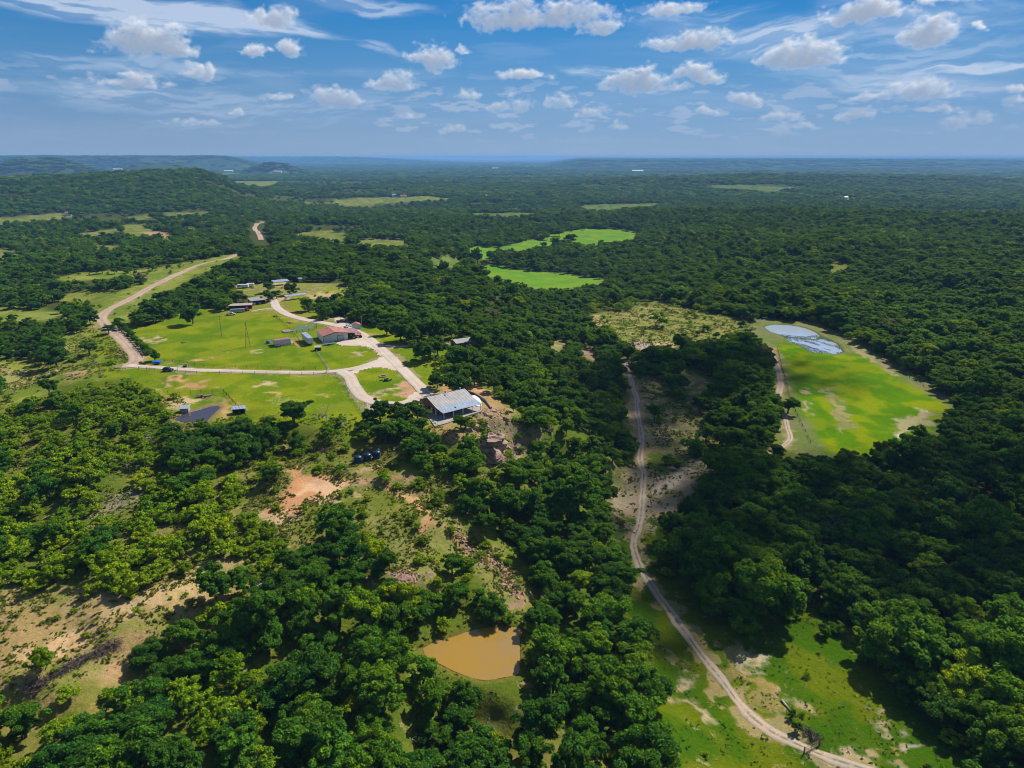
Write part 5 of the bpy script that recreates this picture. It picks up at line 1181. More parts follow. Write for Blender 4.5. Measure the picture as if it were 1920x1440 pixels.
# --- red-roofed barn with its lean-to
b = plane(606.7, 642.5, 0); h = thing('barn', 'white steel barn with a red gable roof and an open lean-to on its right', 'barn', (b[0], b[1], 0), 28)
D_ = 13.3
MB().prismy([(0, -1), (12.9, -1), (12.9, 3.6), (6.2, 4.62), (0, 3.2)], .1, D_).build('wall', M['wall_white'], h)
MB().prismy([(-.25, 3.34), (6.2, 4.9), (6.2, 4.78), (-.25, 3.22)], -.35, D_ + .3).build('roof', M['roof_redx'], h)
MB().prismy([(6.2, 4.9), (13.0, 3.85), (13.0, 3.73), (6.2, 4.78)], -.352, D_ + .302).build('roof', M['roof_redx'], h)
lt = MB().prismy([(13.0, 3.85), (19.4, 3.0), (19.4, 2.88), (13.0, 3.73)], -.35, D_ - 2).build('lean_to_roof', M['roof_rust'], h); tag(lt, 'darker dusty lean-to roof')
MB().prismy([(-.3, 3.2), (6.2, 4.78), (13.0, 3.72), (19.4, 2.88), (19.4, 2.66), (13.0, 3.5), (6.2, 4.54), (-.3, 2.98)], -.45, -.36).build('fascia', M['trim_dark'], h)
MB().box(7.4, 10.1, .04, .1, -.1, 2.75).build('roller_door', M['door_grey'], h)
MB().box(7.2, 7.4, .02, .1, -.1, 2.95).box(10.1, 10.3, .02, .1, -.1, 2.95).box(7.4, 10.1, .02, .1, 2.75, 2.95).build('door_frame', M['trim_dark'], h)
MB().box(11.2, 12.1, .03, .1, -.1, 2.0).build('door', M['white'], h)
MB().box(-.03, .12, .06, .2, -.5, 3.15).box(12.75, 12.93, .06, .2, -.5, 3.5).build('corner_trim', M['trim_dark'], h)
for x in (16.2, 19.2):
    for y in (-.1, 5.6, 10.9): MB().box(x - .08, x + .08, y - .08, y + .08, -1, 2.9 + (19.4 - x) * .13).build('post', M['trim_dark'], h)
MB().box(13.1, 19.2, 11.0, 11.1, -1, 2.7).build('back_wall', M['roof_rust'], h)
MB().lathe([(.22, 4.5), (.22, 5.3), (.35, 5.35), (.2, 5.6)], 5.2, 12, 10).build('roof_cowl', M['steel'], h)

def vehicle_wheels(h, xs, hw, r=.36):
    for x in xs:
        for s in (-1, 1): MB().wheel(x, s * hw, r, .24).build('wheel', M['black'], h)
def car(label, x, y, deg, paint, cat='car', name='parked_car'):
    h = thing(name, label, cat, (x, y, gz(x, y) + .22), deg)
    MB().prism([(-.92, .25), (.92, .25), (.92, .82), (.80, .95), (-.80, .95), (-.92, .82)], -2.25, 2.3).build('body', paint, h, True, .12)
    k = [(-2.1, .94), (-1.5, 1.62), (.5, 1.66), (1.35, .96)]; MB().prismy(k, -.76, .76).build('cabin', paint, h, False, .1)
    MB().prismy([(-1.9, 1.0), (-1.42, 1.53), (.44, 1.57), (1.14, 1.0)], -.785, .785).build('windows', M['glass'], h)
    MB().slab([(.56, -.66, 1.63), (1.32, -.66, 1.0), (1.32, .66, 1.0), (.56, .66, 1.63)], .02).build('windscreen', M['glass'], h)
    for s in (-1, 1): MB().box(2.22, 2.34, s * .72 - .16, s * .72 + .16, .62, .78).build('headlight', M['white'], h)
    vehicle_wheels(h, (-1.4, 1.45), .84); return h
def pickup(label, x, y, deg, paint, name='pickup_truck'):
    h = thing(name, label, 'truck', (x, y, gz(x, y) + .1), deg)
    MB().box(-2.7, 2.7, -.95, .95, .5, .98).build('body', paint, h, False, .1); MB().prismy([(-.6, .97), (-.45, 1.75), (.9, 1.78), (1.5, .97)], -.82, .82).build('cabin', paint, h, False, .1)
    MB().prismy([(-.5, 1.05), (-.38, 1.62), (.82, 1.66), (1.3, 1.05)], -.835, .835).build('windows', M['glass'], h)
    MB().box(-2.6, -.65, -.95, -.86, .98, 1.25).box(-2.6, -.65, .86, .95, .98, 1.25).box(-2.7, -2.6, -.95, .95, .98, 1.25).build('bed', paint, h); vehicle_wheels(h, (-1.8, 1.8), .86, .4); return h
def tractor(label, x, y, deg, paint, z=None):
    h = thing('tractor', label, 'tractor', (x, y, gz(x, y) if z is None else z), deg)
    MB().box(-.2, 1.9, -.4, .4, .8, 1.45).build('bonnet', paint, h, False, .08); MB().box(-1.4, -.2, -.55, .55, .7, 1.15).build('body', paint, h)
    for s in (-1, 1):
        MB().wheel(-.9, s * .85, .72, .4).build('rear_wheel', M['black'], h); MB().wheel(1.4, s * .7, .42, .26).build('front_wheel', M['black'], h); MB().bar((-1.2, s * .5, 1.1), (-1.2, s * .5, 2.3), .04).bar((-.1, s * .5, 1.4), (-.1, s * .5, 2.3), .04).build('canopy_post', M['black'], h)
    MB().box(-1.4, .1, -.65, .65, 2.3, 2.38).build('canopy', paint, h); MB().bar((1.0, -.55, 1.2), (2.9, -.55, .5), .07).bar((1.0, .55, 1.2), (2.9, .55, .5), .07).box(2.8, 3.3, -.9, .9, .15, .8).build('loader', M['yellow'], h); return h
p = on(314, 696); car('dark blue estate car parked on the pale driveway near the entrance gate', p[0] + .3, p[1], -8, M['car_blue'])
p = on(672, 634); tractor('red and yellow tractor under the lean-to of the red-roofed barn', p[0], p[1] + .8, 210, M['red'], 0.0)
p = on(661, 633); h = thing('boat', 'small blue covered boat under the barn lean-to', 'boat', (p[0], p[1] + 1.5, .3), 118); MB().prism([(-.9, .9), (.9, .9), (.5, .1), (-.5, .1)], -2.0, 1.6).build('hull', M['tank_blue'], h, False, .1); MB().prism([(-.88, .9), (0, 1.25), (.88, .9)], -2.0, 1.6).build('cover', M['blue'], h)
p = on(462, 583); tractor('red tractor parked in front of the long open shed', p[0], p[1], 160, M['red'])
p = on(446, 586); h = thing('stock_trailer', 'long grey-green stock trailer parked on the grass below the long open shed', 'trailer', (p[0], p[1], gz(p[0], p[1])), 22)
MB().box(-4.2, 4.0, -1.1, 1.1, .6, 2.3).build('body', M['truck_grey'], h, False, .12); vehicle_wheels(h, (-1.2, 0.0), 1.05, .38); MB().bar((4.0, 0, .7), (5.4, 0, .6), .08).build('drawbar', M['black'], h)
p = on(433, 591); pickup('pale grey pickup parked left of the stock trailer on the grass', p[0], p[1], 15, M['steel'])
p = on(652, 614); pickup('white pickup parked left of the small red-roofed shed', p[0], p[1], 70, M['rv'])
p = on(640, 605); pickup('dark pickup in the shade by the gravel turn, left of the small shed', p[0], p[1], 20, M['black'])
p = on(295, 683); h = thing('dump_trailer', 'bright blue bin trailer under the lone oak at the road corner', 'trailer', (p[0], p[1], gz(p[0], p[1])), 0)
MB().prism([(-.9, .5), (.9, .5), (1.1, 1.5), (-1.1, 1.5)], -1.9, 1.7).build('bin', M['blue'], h, False, .05); vehicle_wheels(h, (-.5, .5), 1.0, .34); MB().bar((1.7, 0, .55), (3.0, 0, .5), .07).build('drawbar', M['black'], h)
p = on(518, 655); q_ = plane(621, 645, 0); h = thing('flat_trailer', 'low blue-grey flat trailer against the front wall of the red-roofed barn', 'trailer', (q_[0] - .8, q_[1] - 2.0, .05), 28)
MB().box(-3.0, 3.0, -.8, .8, .55, .75).box(-3.0, 3.0, .72, .8, .75, 1.3).build('deck', M['truck_grey'], h); vehicle_wheels(h, (-.4, .5), .9, .32)

def shed(name, label, x, y, deg, wd, dp, zf, zb, wallm, roofm, cat='shed', open_front=False, ov=.3, gable=False, group=None):
    """origin at the front-left corner; x along the front, y to the back"""
    h = thing(name, label, cat, (x, y, gz(x, y)), deg, group)
    if gable:
        zm = (zf + zb) / 2 + wd * .20; MB().prismy([(0, -1), (wd, -1), (wd, zf), (wd / 2, zm), (0, zf)], 0, dp).build('wall', wallm, h)
        k = .10; MB().prismy([(-ov, zf - .03), (wd / 2, zm + k), (wd + ov, zf - .03), (wd + ov, zf - .11), (wd / 2, zm + k - .1), (-ov, zf - .11)], -ov, dp + ov).build('roof', roofm, h)
    else:
        if open_front:
            MB().box(0, .12, 0, dp, -1, min(zf, zb) - .1).box(wd - .12, wd, 0, dp, -1, min(zf, zb) - .1).box(.12, wd - .12, dp - .12, dp, -1, zb - .1).build('wall', wallm, h)
            n = max(int(wd / 3), 2)
            for i in range(n + 1): MB().box(wd * i / n - .07, wd * i / n + .07, -.16, -.02, -1, zf - .08).build('post', M['wood'], h)
        else: MB().prism([(0, -1), (dp, -1), (dp, zb - .02), (0, zf - .02)], 0, wd).build('wall', wallm, h)
        MB().prism([(-ov, zf), (dp + ov, zb), (dp + ov, zb + .1), (-ov, zf + .1)], -ov, wd + ov).build('roof', roofm, h)
    return h
def canopy(name, label, x, y, deg, wd, dp, zf, zb, roofm, cat='carport', group=None):
    h = thing(name, label, cat, (x, y, gz(x, y)), deg, group); n = max(int(wd / 4), 1)
    MB().prism([(0, zf), (dp, zb), (dp, zb + .12), (0, zf + .12)], 0, wd).build('roof', roofm, h)
    for i in range(n + 1):
        for yy, zz in ((.2, zf), (dp - .2, zb)): MB().bar((.2 + (wd - .4) * i / n, yy, -.8), (.2 + (wd - .4) * i / n, yy, zz + .03), .07).build('post', M['steel'], h)
    return h
h = shed('animal_shed', 'small white shed with a dusty red roof in the paddock, pen rails on its front', -117.0, 338.7, 34, 7.2, 5.6, 3.0, 2.5, M['wall_white'], M['roof_rust'])
p_ = MB()
for i in range(7): p_.box(i * 1.6 - .06, i * 1.6 + .06, -1.9, -1.78, -.6, 1.3)
for z in (.3, .75, 1.2): p_.box(0, 9.6, -1.88, -1.80, z, z + .14)
p_.box(-.03, .06, -1.8, 0, -.2, 1.2); p_.build('pen_rails', M['wood'], h); MB().box(.1, 1.6, -1.7, -.1, -.4, 1.0).build('feed_box', M['brick'], h)
p = on(503, 644); h = thing('water_barrel', 'blue plastic water barrel trailer left of the small red-roofed shed', 'barrel', (p[0], p[1], p[2]), 20); MB().lathe([(.95, .2), (1.0, .3), (1.0, 1.25), (.7, 1.5), (.25, 1.6)], 0, 0, 18).build('barrel', M['blue'], h, True); MB().box(-1.2, 1.2, -.9, .9, .05, .22).build('stand', M['wood'], h)
h = thing('box_trailer', 'white box trailer standing between the small shed and the red-roofed barn', 'trailer', (-101.6, 340.2, gz(-101, 341)), 29); MB().box(0, 2.6, 0, 13.6, .95, 3.75).build('box', M['wall_whitey'], h); MB().slab([(-.02, -.02, 3.80), (2.62, -.02, 3.80), (2.62, 13.62, 3.80), (-.02, 13.62, 3.80)], .04).build('roof', M['roof_blue'], h)
MB().box(.2, 1.28, -.04, .0, 1.05, 3.6).box(1.32, 2.4, -.04, .0, 1.05, 3.6).build('doors', M['wall_white'], h)
for y in (2, 3.2):
    for x in (.3, 2.3): MB().wheel(0, 0, .48, .3).build('wheel', M['black'], h).location = (x, y, 0); h.children[-1].rotation_euler = (0, 0, math.pi / 2)
MB().box(.4, .55, 11, 11.15, -.3, .95).box(2.05, 2.2, 11, 11.15, -.3, .95).build('stand_leg', M['steel'], h)
h = shed('loading_shelter', 'small dark boxy shelter on the grass below the white box trailer', -95.8, 330.3, 12, 2.9, 2.4, 1.7, 2.0, M['dark'], M['woodgrey'], 'shelter')
h = shed('open_barn', 'white-roofed barn with an open brown front at the top of the paddock', -165.2, 440.2, 36, 8.8, 7.0, 2.7, 3.7, M['wood'], M['roof_grey'], 'barn', True)
MB().box(1.0, 3.0, 1.0, 3.4, 0, 1.3).build('hay_stack', M['white'], h); MB().box(5, 6.4, .8, 3, 0, 1.1).build('stored_cart', M['truck_grey'], h)
h = shed('equipment_shed', 'long low open shed with a narrow pale roof left of the white-roofed barn', -174.6, 427.5, 14, 13.4, 4.2, 2.5, 3.0, M['dark'], M['woodgrey'], 'shed', True)
canopy('carport', 'blue-grey carport roof beside the trees at the top of the upper yard', -171, 503.5, 36, 11.5, 6.0, 2.7, 3.4, M['roof_blue'])
canopy('carport', 'long narrow blue-grey canopy behind the bushy oaks of the looping drive', -147.5, 454.5, 40, 14.8, 3.6, 2.6, 3.1, M['roof_blue'])
p = on(561, 530); shed('tool_shed', 'small grey shed right of the upper carport', p[0], p[1], 30, 2.6, 3.0, 2.8, 3.1, M['truck_grey'], M['roof_grey'])
p = on(668, 618); h = shed('well_house', 'small white shed with a red gable roof right of the gravel turn', p[0] - 1.6, p[1], 20, 4.0, 4.0, 2.5, 2.5, M['wall_white'], M['roof_redx'], gable=True); MB().box(1.2, 2.0, -.05, 0, 0, 1.9).build('door', M['white'], h)
p = on(856, 648, 1.5); h = thing('cottage', 'grey-roofed brown cottage half hidden in the oaks above the lawn', 'house', (p[0], p[1], gz(p[0], p[1])), 30)
MB().prism([(0, -1.5), (7, -1.5), (7, 2.6), (3.5, 3.6), (0, 2.6)], 0, 9).build('wall', M['brick'], h); MB().prism([(-.5, 2.62), (3.5, 3.85), (7.5, 2.62), (7.5, 2.5), (3.5, 3.73), (-.5, 2.5)], -.4, 9.4).build('roof', M['roof_grey'], h)
for x in (1.2, 4.8): MB().box(x, x + 1.2, -.04, 0, .9, 2.0).build('window', M['glass'], h)
p = on(765, 618, 2.5); shed('garden_shed', 'small white-roofed shed just showing between the oaks above the lawn', p[0], p[1], 20, 4.5, 3.5, 2.5, 2.7, M['woodgrey'], M['white'])
for (u, v, L_, deg, lb) in ((437, 540, 4.5, 10, 'small white camper, leftmost of the row in the trees of the upper yard'), (456, 540, 7.5, 6, 'long white camper in the middle of the row in the upper yard'), (470, 538, 5.0, 12, 'white camper, rightmost of the row in the upper yard')):
    p = on(u, v); h = thing('camper', lb, 'camper', (p[0], p[1], gz(p[0], p[1])), deg, 'campers of the upper yard'); MB().box(-L_ / 2, L_ / 2, -1.15, 1.15, .5, 2.7).build('shell', M['rv'], h, False, .15); MB().box(-L_ / 2 + .8, -L_ / 2 + 1.8, -1.18, -1.14, 1.4, 2.0).build('window', M['glass'], h); vehicle_wheels(h, (-.4, .4), 1.0, .34)
p = on(447, 777); shed('pump_shed', 'little shed with a pale metal roof at the corner of the ranch pond pen', p[0] - 2, p[1], 14, 4.3, 2.2, 1.9, 2.3, M['dark'], M['roof_blue'], open_front=True)
p = on(350, 777); shed('pump_shed', 'little white-roofed shelter at the left tip of the ranch pond', p[0] - 2.6, p[1] + .5, 10, 3.0, 2.6, 1.4, 1.9, M['woodgrey'], M['steel'])

# --- three water tanks
for i, lb in enumerate(('leftmost of the three navy water tanks on the slope', 'middle one of the three navy water tanks on the slope', 'rightmost of the three navy water tanks, a white pipe loop on its lid')):
    x, y = -50.2 + i * 2.75, 210.5 + i * 1.65; z = gz(x, y) - .1 + .12 * i; h = thing('water_tank', lb, 'water tank', (x, y, z), 0, 'navy water tanks on the slope')
    MB().lathe([(1.30, -.6), (1.30, .55), (1.27, .62), (1.30, .70), (1.30, 1.3), (1.27, 1.37), (1.30, 1.45), (1.30, 2.05), (1.22, 2.2), (.7, 2.45), (.3, 2.55)], 0, 0, 28).build('tank', M['tank_blue'], h, True)
    MB().lathe([(.28, 2.50), (.28, 2.66), (.2, 2.70)], 0, 0, 14).build('lid', M['black'], h); MB().bar((1.36, -.2, 0), (1.36, -.2, 2.0), .05).build('pipe', M['white'], h)
    if i == 2: MB().bar((.5, .5, 2.3), (.5, .5, 2.85), .06).bar((.5, .5, 2.85), (1.1, .3, 2.85), .06).bar((1.1, .3, 2.85), (1.2, .2, 2.1), .06).build('pipe_loop', M['white'], h)

# --- windmill tower and poles
p = on(465, 650); h = thing('windmill_tower', 'rusty four-legged steel tower with a bare wheel head in the paddock', 'tower', (p[0], p[1], p[2]), 20)
t = MB(); Ht = 11.6
for sx, sy in ((-1, -1), (1, -1), (1, 1), (-1, 1)): t.bar((sx * 1.15, sy * 1.15, -.3), (sx * .12, sy * .12, Ht), .085)
for k_ in range(5):
    z = 1.0 + k_ * 2.1; f = 1 - z / Ht * .9
    for a, c in (((-1, -1), (1, -1)), ((1, -1), (1, 1)), ((1, 1), (-1, 1)), ((-1, 1), (-1, -1))): t.bar((a[0] * 1.15 * f, a[1] * 1.15 * f, z), (c[0] * 1.15 * f, c[1] * 1.15 * f, z), .045); g2 = 1 - (z + 2.1) / Ht * .9; t.bar((a[0] * 1.15 * f, a[1] * 1.15 * f, z), (c[0] * 1.15 * g2, c[1] * 1.15 * g2, z + 2.1), .022)
t.build('frame', M['rustpipe'], h)
t = MB()
for k_ in range(6): w_ = k_ * math.pi / 3; t.bar((0, -.3, Ht + .2), (.75 * math.cos(w_), -.3, Ht + .2 + .75 * math.sin(w_)), .05)
t.bar((0, -.4, Ht + .2), (0, 1.6, Ht + .2), .05); t.build('head', M['rustpipe'], h)
def pole(label, u, v, H, arm=1.1, deg=0, trans=False, m='wood'):
    p = on(u, v); h = thing('utility_pole', label, 'utility pole', (p[0], p[1], p[2]), deg, 'utility poles of the ranch'); MB().bar((0, 0, -.8), (0, 0, H), .15, 8, .10).build('pole', M[m], h)
    if arm: MB().box(-arm, arm, -.06, .06, H - .8, H - .65).build('crossarm', M['wood'], h); [MB().lathe([(.06, H - .65), (.07, H - .5), (.03, H - .42)], x, 0, 8).build('insulator', M['white'], h) for x in (-arm + .1, arm - .1)]
    if trans: MB().lathe([(.24, H - 2.4), (.26, H - 2.3), (.26, H - 1.5), (.1, H - 1.4)], -.38, 0, 12).build('transformer', M['steel'], h)
pole('tall brown pole with twin antenna arms in the paddock, left of the windmill tower', 416, 631, 11.5, 1.6, 20); pole('utility pole behind the lean-to of the red-roofed barn', 679, 622, 9, .0, 10, False, 'woodgrey'); pole('pale utility pole with a transformer on the lawn above the metal-roofed house', 815, 685, 6.2, 0, 30, True, 'woodgrey')
pole('thin pole beside the round oak left of the cattle guard', 177, 628, 7.5, .5, 0); pole('thin pole on the grass strip beyond the county road', 125 + 75, 553, 9, .5, 0)

# --- fences: posts and wires or rails, each run one thing
def fence(label, pts, sp=5.0, H=1.25, wires=(.4, .8, 1.2), post=.06, wire=.018, m='rustpipe', mw=None, name='fence', cat='fence'):
    P = W(pts)[:, :2]; s = np.concatenate([[0], np.cumsum(np.hypot(*np.diff(P, axis=0).T))]); n = max(min(int(s[-1] / sp), 98), 1); q = np.linspace(0, s[-1], n + 1); X = np.interp(q, s, P[:, 0]); Y = np.interp(q, s, P[:, 1]); Z = height(X, Y)
    o = thing(name, label, cat, (X[0], Y[0], Z[0])); b_ = MB(); me = MB().box(-post, post, -post, post, -.5, H).build('post', M[m], o).data
    for i in range(1, n + 1): c = link(bpy.data.objects.new('post', me), o); c.location = (X[i] - X[0], Y[i] - Y[0], Z[i] - Z[0])
    for z in wires:
        for i in range(n): b_.bar((X[i] - X[0], Y[i] - Y[0], Z[i] - Z[0] + z), (X[i + 1] - X[0], Y[i + 1] - Y[0], Z[i + 1] - Z[0] + z), wire, 4)
    b_.build('rails' if wire > .03 else 'wires', M[mw or m], o); return o
fence('brown pipe fence along the north edge of the drive, by the entrance', [(292, 677), (320, 678), (345, 682), (372, 687), (400, 688.5)], 4.2, 1.4, (.5, .9, 1.35), .07, .045)
fence('wire fence along the north edge of the pale driveway', [(400, 688.5), (460, 690), (520, 692), (570, 692.5), (592, 692)], 5, 1.25, (.4, .8, 1.2), .06, .028)
fence('wire fence along the south edge of the pale driveway', [(260, 692), (300, 697), (350, 700), (420, 701), (500, 702), (570, 703), (612, 703), (630, 704)], 5, 1.25, (.4, .8, 1.2), .06, .028)
fence('net fence slanting down the right side of the striped paddock', [(630, 704), (645, 720), (660, 744), (672, 764), (684, 782)], 4, 1.4, (.2, .5, .8, 1.1, 1.4), .06, .03, 'steel')
fence('grey fence running from the dark shelter down to the gate on the drive', [(594, 661), (602, 672), (611, 684), (618, 695)], 3.2, 1.3, (.3, .6, .9, 1.2), .07, .035, 'steel')
fence('fence across the top of the ranch pond pen', [(315, 738), (350, 738), (385, 737), (420, 736)], 4.5, 1.4, (.4, .8, 1.2), .07, .03)
fence('dark fence down the right side of the ranch pond pen', [(420, 736), (430, 747), (440, 758), (450, 768), (462, 782), (472, 795)], 4, 1.35, (.3, .6, .9, 1.2), .08, .035, 'black')
fence('fence from the looping drive down past the vegetable garden', [(516, 592), (530, 606), (545, 620), (556, 632), (562, 642)], 4.2, 1.3, (.4, .8, 1.2), .07, .03)
fence('dark fence round the front of the vegetable garden', [(556, 624), (575, 622), (594, 618), (593, 609)], 3, 1.5, (.3, .7, 1.1, 1.45), .07, .03, 'black')
fence('dark fence along the hedge on the outside of the road bend', [(224, 618), (236, 632), (250, 648), (263, 664), (268, 671)], 3.5, 1.2, (.5, 1.0), .09, .05, 'black')
fence('line of dark posts down the left edge of the bright green field', [(1458, 654), (1466, 690), (1474, 720), (1482, 752), (1500, 790), (1520, 830)], 6, 1.2, (.5, 1.0), .08, .04, 'black')
fence('fence along the far right edge of the bright green field', [(1590, 634), (1640, 664), (1700, 706), (1750, 736), (1788, 762)], 7, 1.2, (.5, 1.0), .08, .04, 'black')
fence('short brown fence by the red earth below the ranch pond shed', [(470, 806), (485, 804), (500, 800)], 3, 1.1, (.5, 1.0), .07, .04)
def gate(label, u0, v0, u1, v1, H=1.3, m='rustpipe', tall=None):
    a = on(u0, v0); c = on(u1, v1); o = thing('gate', label, 'gate', a); d = c - a; g_ = MB()
    for z in (.25, .55, .85, H - .1): g_.bar((d[0] * .05, d[1] * .05, z + d[2] * .05), (d[0] * .95, d[1] * .95, z + d[2] * .95), .05)
    for t_ in (.05, .5, .95): g_.bar((d[0] * t_, d[1] * t_, .2 + d[2] * t_), (d[0] * t_, d[1] * t_, H + d[2] * t_), .05)
    g_.build('gate_panel', M[m], o)
    for t_ in (0, 1): MB().bar((d[0] * t_, d[1] * t_, -.5 + d[2] * t_), (d[0] * t_, d[1] * t_, (tall or H + .2) + d[2] * t_), .11).build('gate_post', M[m], o)
    return o
gate('steel entrance gate on the pale driveway, right of the blue car', 333, 694, 341, 690, 1.3, 'steel'); gate('gate where the slanting fences meet the pale driveway', 613, 699, 618, 695, 1.5, 'steel', 2.4); gate('weathered wooden gate across the pale trail at the bottom of the photo', 1507, 1413, 1536, 1398, 1.5, 'wood')
p = on(214, 620); h = thing('cattle_guard', 'cattle guard with short rails across the county road at the bend', 'cattle guard', p, -20); c_ = MB()
for k_ in range(8): c_.bar((-3.5, -1 + k_ * .28, .24), (3.5, -1 + k_ * .28, .24), .07)
c_.build('grid', M['dark'], h)
for s_ in (-1, 1): MB().box(s_ * 3.7 - .1, s_ * 3.7 + .1, -1.3, 1.3, -.2, 1.2).build('side_rail', M['woodgrey'], h)
p = on(350, 688); h = thing('mailbox_stand', 'pale stone pillar with a dark box beside the entrance fence', 'mailbox', p, 10); MB().box(-.35, .35, -.35, .35, -.3, 1.5).build('pillar', M['stone'], h, False, .04); MB().box(-1.4, -.5, -.3, .3, -.2, .7).build('box', M['black'], h)

# --- garden things
p = on(539, 622); h = thing('raised_bed', 'pale pallet-like frame of square beds in the paddock above the small shed', 'garden bed', p, 30); b_ = MB()
for i in range(5): b_.box(-2.2 + i * 1.05, -1.95 + i * 1.05, -2.1, 2.1, .0, .65)
for j_ in range(4): b_.box(-2.2, 2.25, -2.1 + j_ * 1.35, -1.85 + j_ * 1.35, .0, .64)
b_.build('frame', simple('bleached_pallet_wood', (.52, .42, .38), .9), h); MB().box(-2.1, 2.2, -2.0, 2.0, -.2, .3).build('soil', M['dark'], h)
p = on(573, 616); sheet('garden_plot', W([(548, 618), (556, 610), (590, 607), (592, 616), (572, 621), (556, 624)]), simple('garden_greens', (.05, .11, .03), .9, 0, .4, .8, (.12, .17, .07)), lift=.1, res=.8)
for (u, v, lb, m_, s_) in ((572, 613, 'white tarp heap in the vegetable garden', 'white', .8), (543, 606, 'dark red junk heap at the top of the vegetable garden', 'brick', 1.3), (516, 594, 'dark scrap heap at the top of the paddock fence', 'dark', 1.2), (345, 643, 'small brown log heap in the middle of the paddock', 'wood', 1.3), (724, 714, 'black charred heap on the grass island of the drive', 'black', 1.6), (383, 744, 'dark scrap pile above the ranch pond', 'wood', 2.2), (709, 606, 'orange scrap heap behind the small shed', 'rock_orange', 1.4)):
    p = on(u, v); rs2 = np.random.RandomState(int(u)); b_ = MB()
    for _ in range(16): a = np.array([rs2.uniform(-s_, s_), rs2.uniform(-s_ * .7, s_ * .7), rs2.uniform(0, .5)]); d = rs2.normal(size=3) * [s_ * .6, s_ * .5, .25]; b_.bar(a, a + d, rs2.uniform(.06, .18) * s_)
    o = b_.build('scrap_heap', M[m_]); o.location = p; tag(o, lb, 'heap')
p = on(718, 706); h = thing('fire_pit', 'ring of grey stones on the grass island of the drive', 'fire pit', p); b_ = MB()
for i in range(14): w_ = i * 2 * math.pi / 14; b_.box(1.5 * math.cos(w_) - .3, 1.5 * math.cos(w_) + .3, 1.3 * math.sin(w_) - .25, 1.3 * math.sin(w_) + .25, -.1, .35)
b_.build('stone_ring', M['stone'], h, False, .05); MB().lathe([(1.2, -.1), (1.1, .08)], 0, 0, 14).build('ash', M['dark'], h)

# --- rocks, logs and brush
def rock(name, label, x, y, z, sx, sy, sz, seed, m, layered=False, rotz=0, cat='boulder', group=None):
    me = bpy.data.meshes.new(name); import bmesh
    bm = bmesh.new(); bmesh.ops.create_icosphere(bm, subdivisions=4, radius=1); rr = np.random.RandomState(seed); V = np.array([v.co[:] for v in bm.verts])
    n = fbm(V[:, 0] * 1.3 + seed, V[:, 1] * 1.3 + V[:, 2] * 1.7, 4, seed) ; n2 = fbm(V[:, 0] * 4 + seed, V[:, 1] * 4 - V[:, 2] * 3, 3, seed + 3)
    for i in range(5):                                     # flat broken faces
        d = rr.normal(size=3); d[2] = abs(d[2]) * .8; d /= np.linalg.norm(d); t = V @ d; lim = rr.uniform(.55, .8); V = V - np.maximum(t - lim, 0)[:, None] * d
    V = V * (1 + (n - .5) * .55 + (n2 - .5) * .16)[:, None]
    if layered:
        q = np.floor(V[:, 2] * 6 + n * 1.2) / 6; hr = 1 + .16 * (vnoise(q * 31.7, q * 0 + seed, 4) - .5) * 2; V[:, 0] *= hr; V[:, 1] *= hr; V[:, 2] = V[:, 2] * .5 + q * .5
    for v, c in zip(bm.verts, V): v.co = c
    bm.to_mesh(me); bm.free(); me.materials.append(m); o = link(bpy.data.objects.new(name, me)); o.location = (x, y, z); o.scale = (sx, sy, sz); o.rotation_euler = (rr.uniform(-.15, .15), rr.uniform(-.15, .15), rotz); return tag(o, label, cat, group)
G_ = 'sandstone boulders below the house'
for i, (u, v, s, sz, m_, lay_, lb) in enumerate([(921, 838, 5.4, 4.4, 'rock', 1, 'big layered sandstone outcrop, pinkish grey, on the slope below the house'), (926, 856, 4.2, 3.0, 'rock', 1, 'lower layered ledge under the big sandstone outcrop'), (905, 800, 2.6, 2.0, 'rock', 1, 'grey layered boulder above the big sandstone outcrop'), (892, 803, 2.0, 1.5, 'rock_orange', 0, 'orange boulder left of the grey layered boulder'), (880, 806, 1.8, 1.3, 'rock', 1, 'brown boulder at the left end of the boulder row below the patio'),
      (900, 786, 1.7, .8, 'rock_orange', 0, 'flat orange rock at the edge of the patio lawn'), (887, 788, 1.5, .8, 'rock_orange', 0, 'flat orange rock nearest the round oak in front of the porch'), (912, 778, 1.8, .9, 'rock_orange', 0, 'orange rock at the end of the curved garden wall'), (926, 772, 1.6, .8, 'rock_orange', 0, 'orange rock just right of the curved garden wall'), (955, 846, 2.0, 1.5, 'rock', 1, 'small dark ledge rock right of the big outcrop'), (968, 838, 1.6, 1.2, 'rock', 0, 'pinkish rock farthest right of the outcrop'),
      (942, 862, 1.8, 1.2, 'rock', 0, 'pinkish rock at the lower right foot of the outcrop'), (948, 785, 1.6, .8, 'rock', 0, 'flat pinkish rock in the scrub right of the patio lawn'), (914, 812, 1.5, 1.2, 'rock', 0, 'upright rock touching the top of the big outcrop'), (994, 802, 1.8, 1.0, 'rock', 1, 'ledge rock in the shade at the wood edge, right of the outcrop'), (1004, 806, 1.5, .9, 'rock', 0, 'tan rock at the wood edge, farthest right'),
      (758, 1088, 2.4, .9, 'rock', 1, 'low dark red ledge in the open slope above the oak clump'), (548, 968, 1.2, .6, 'rock_orange', 0, 'small pale rock at the lower tip of the red bare ground')]):
    p = on(u, v); rock('outcrop' if i < 2 else 'boulder', lb, p[0], p[1], p[2] + sz * .12, s, s * .85, sz, 300 + i, M[m_], bool(lay_), i * 1.3, 'rock', G_)
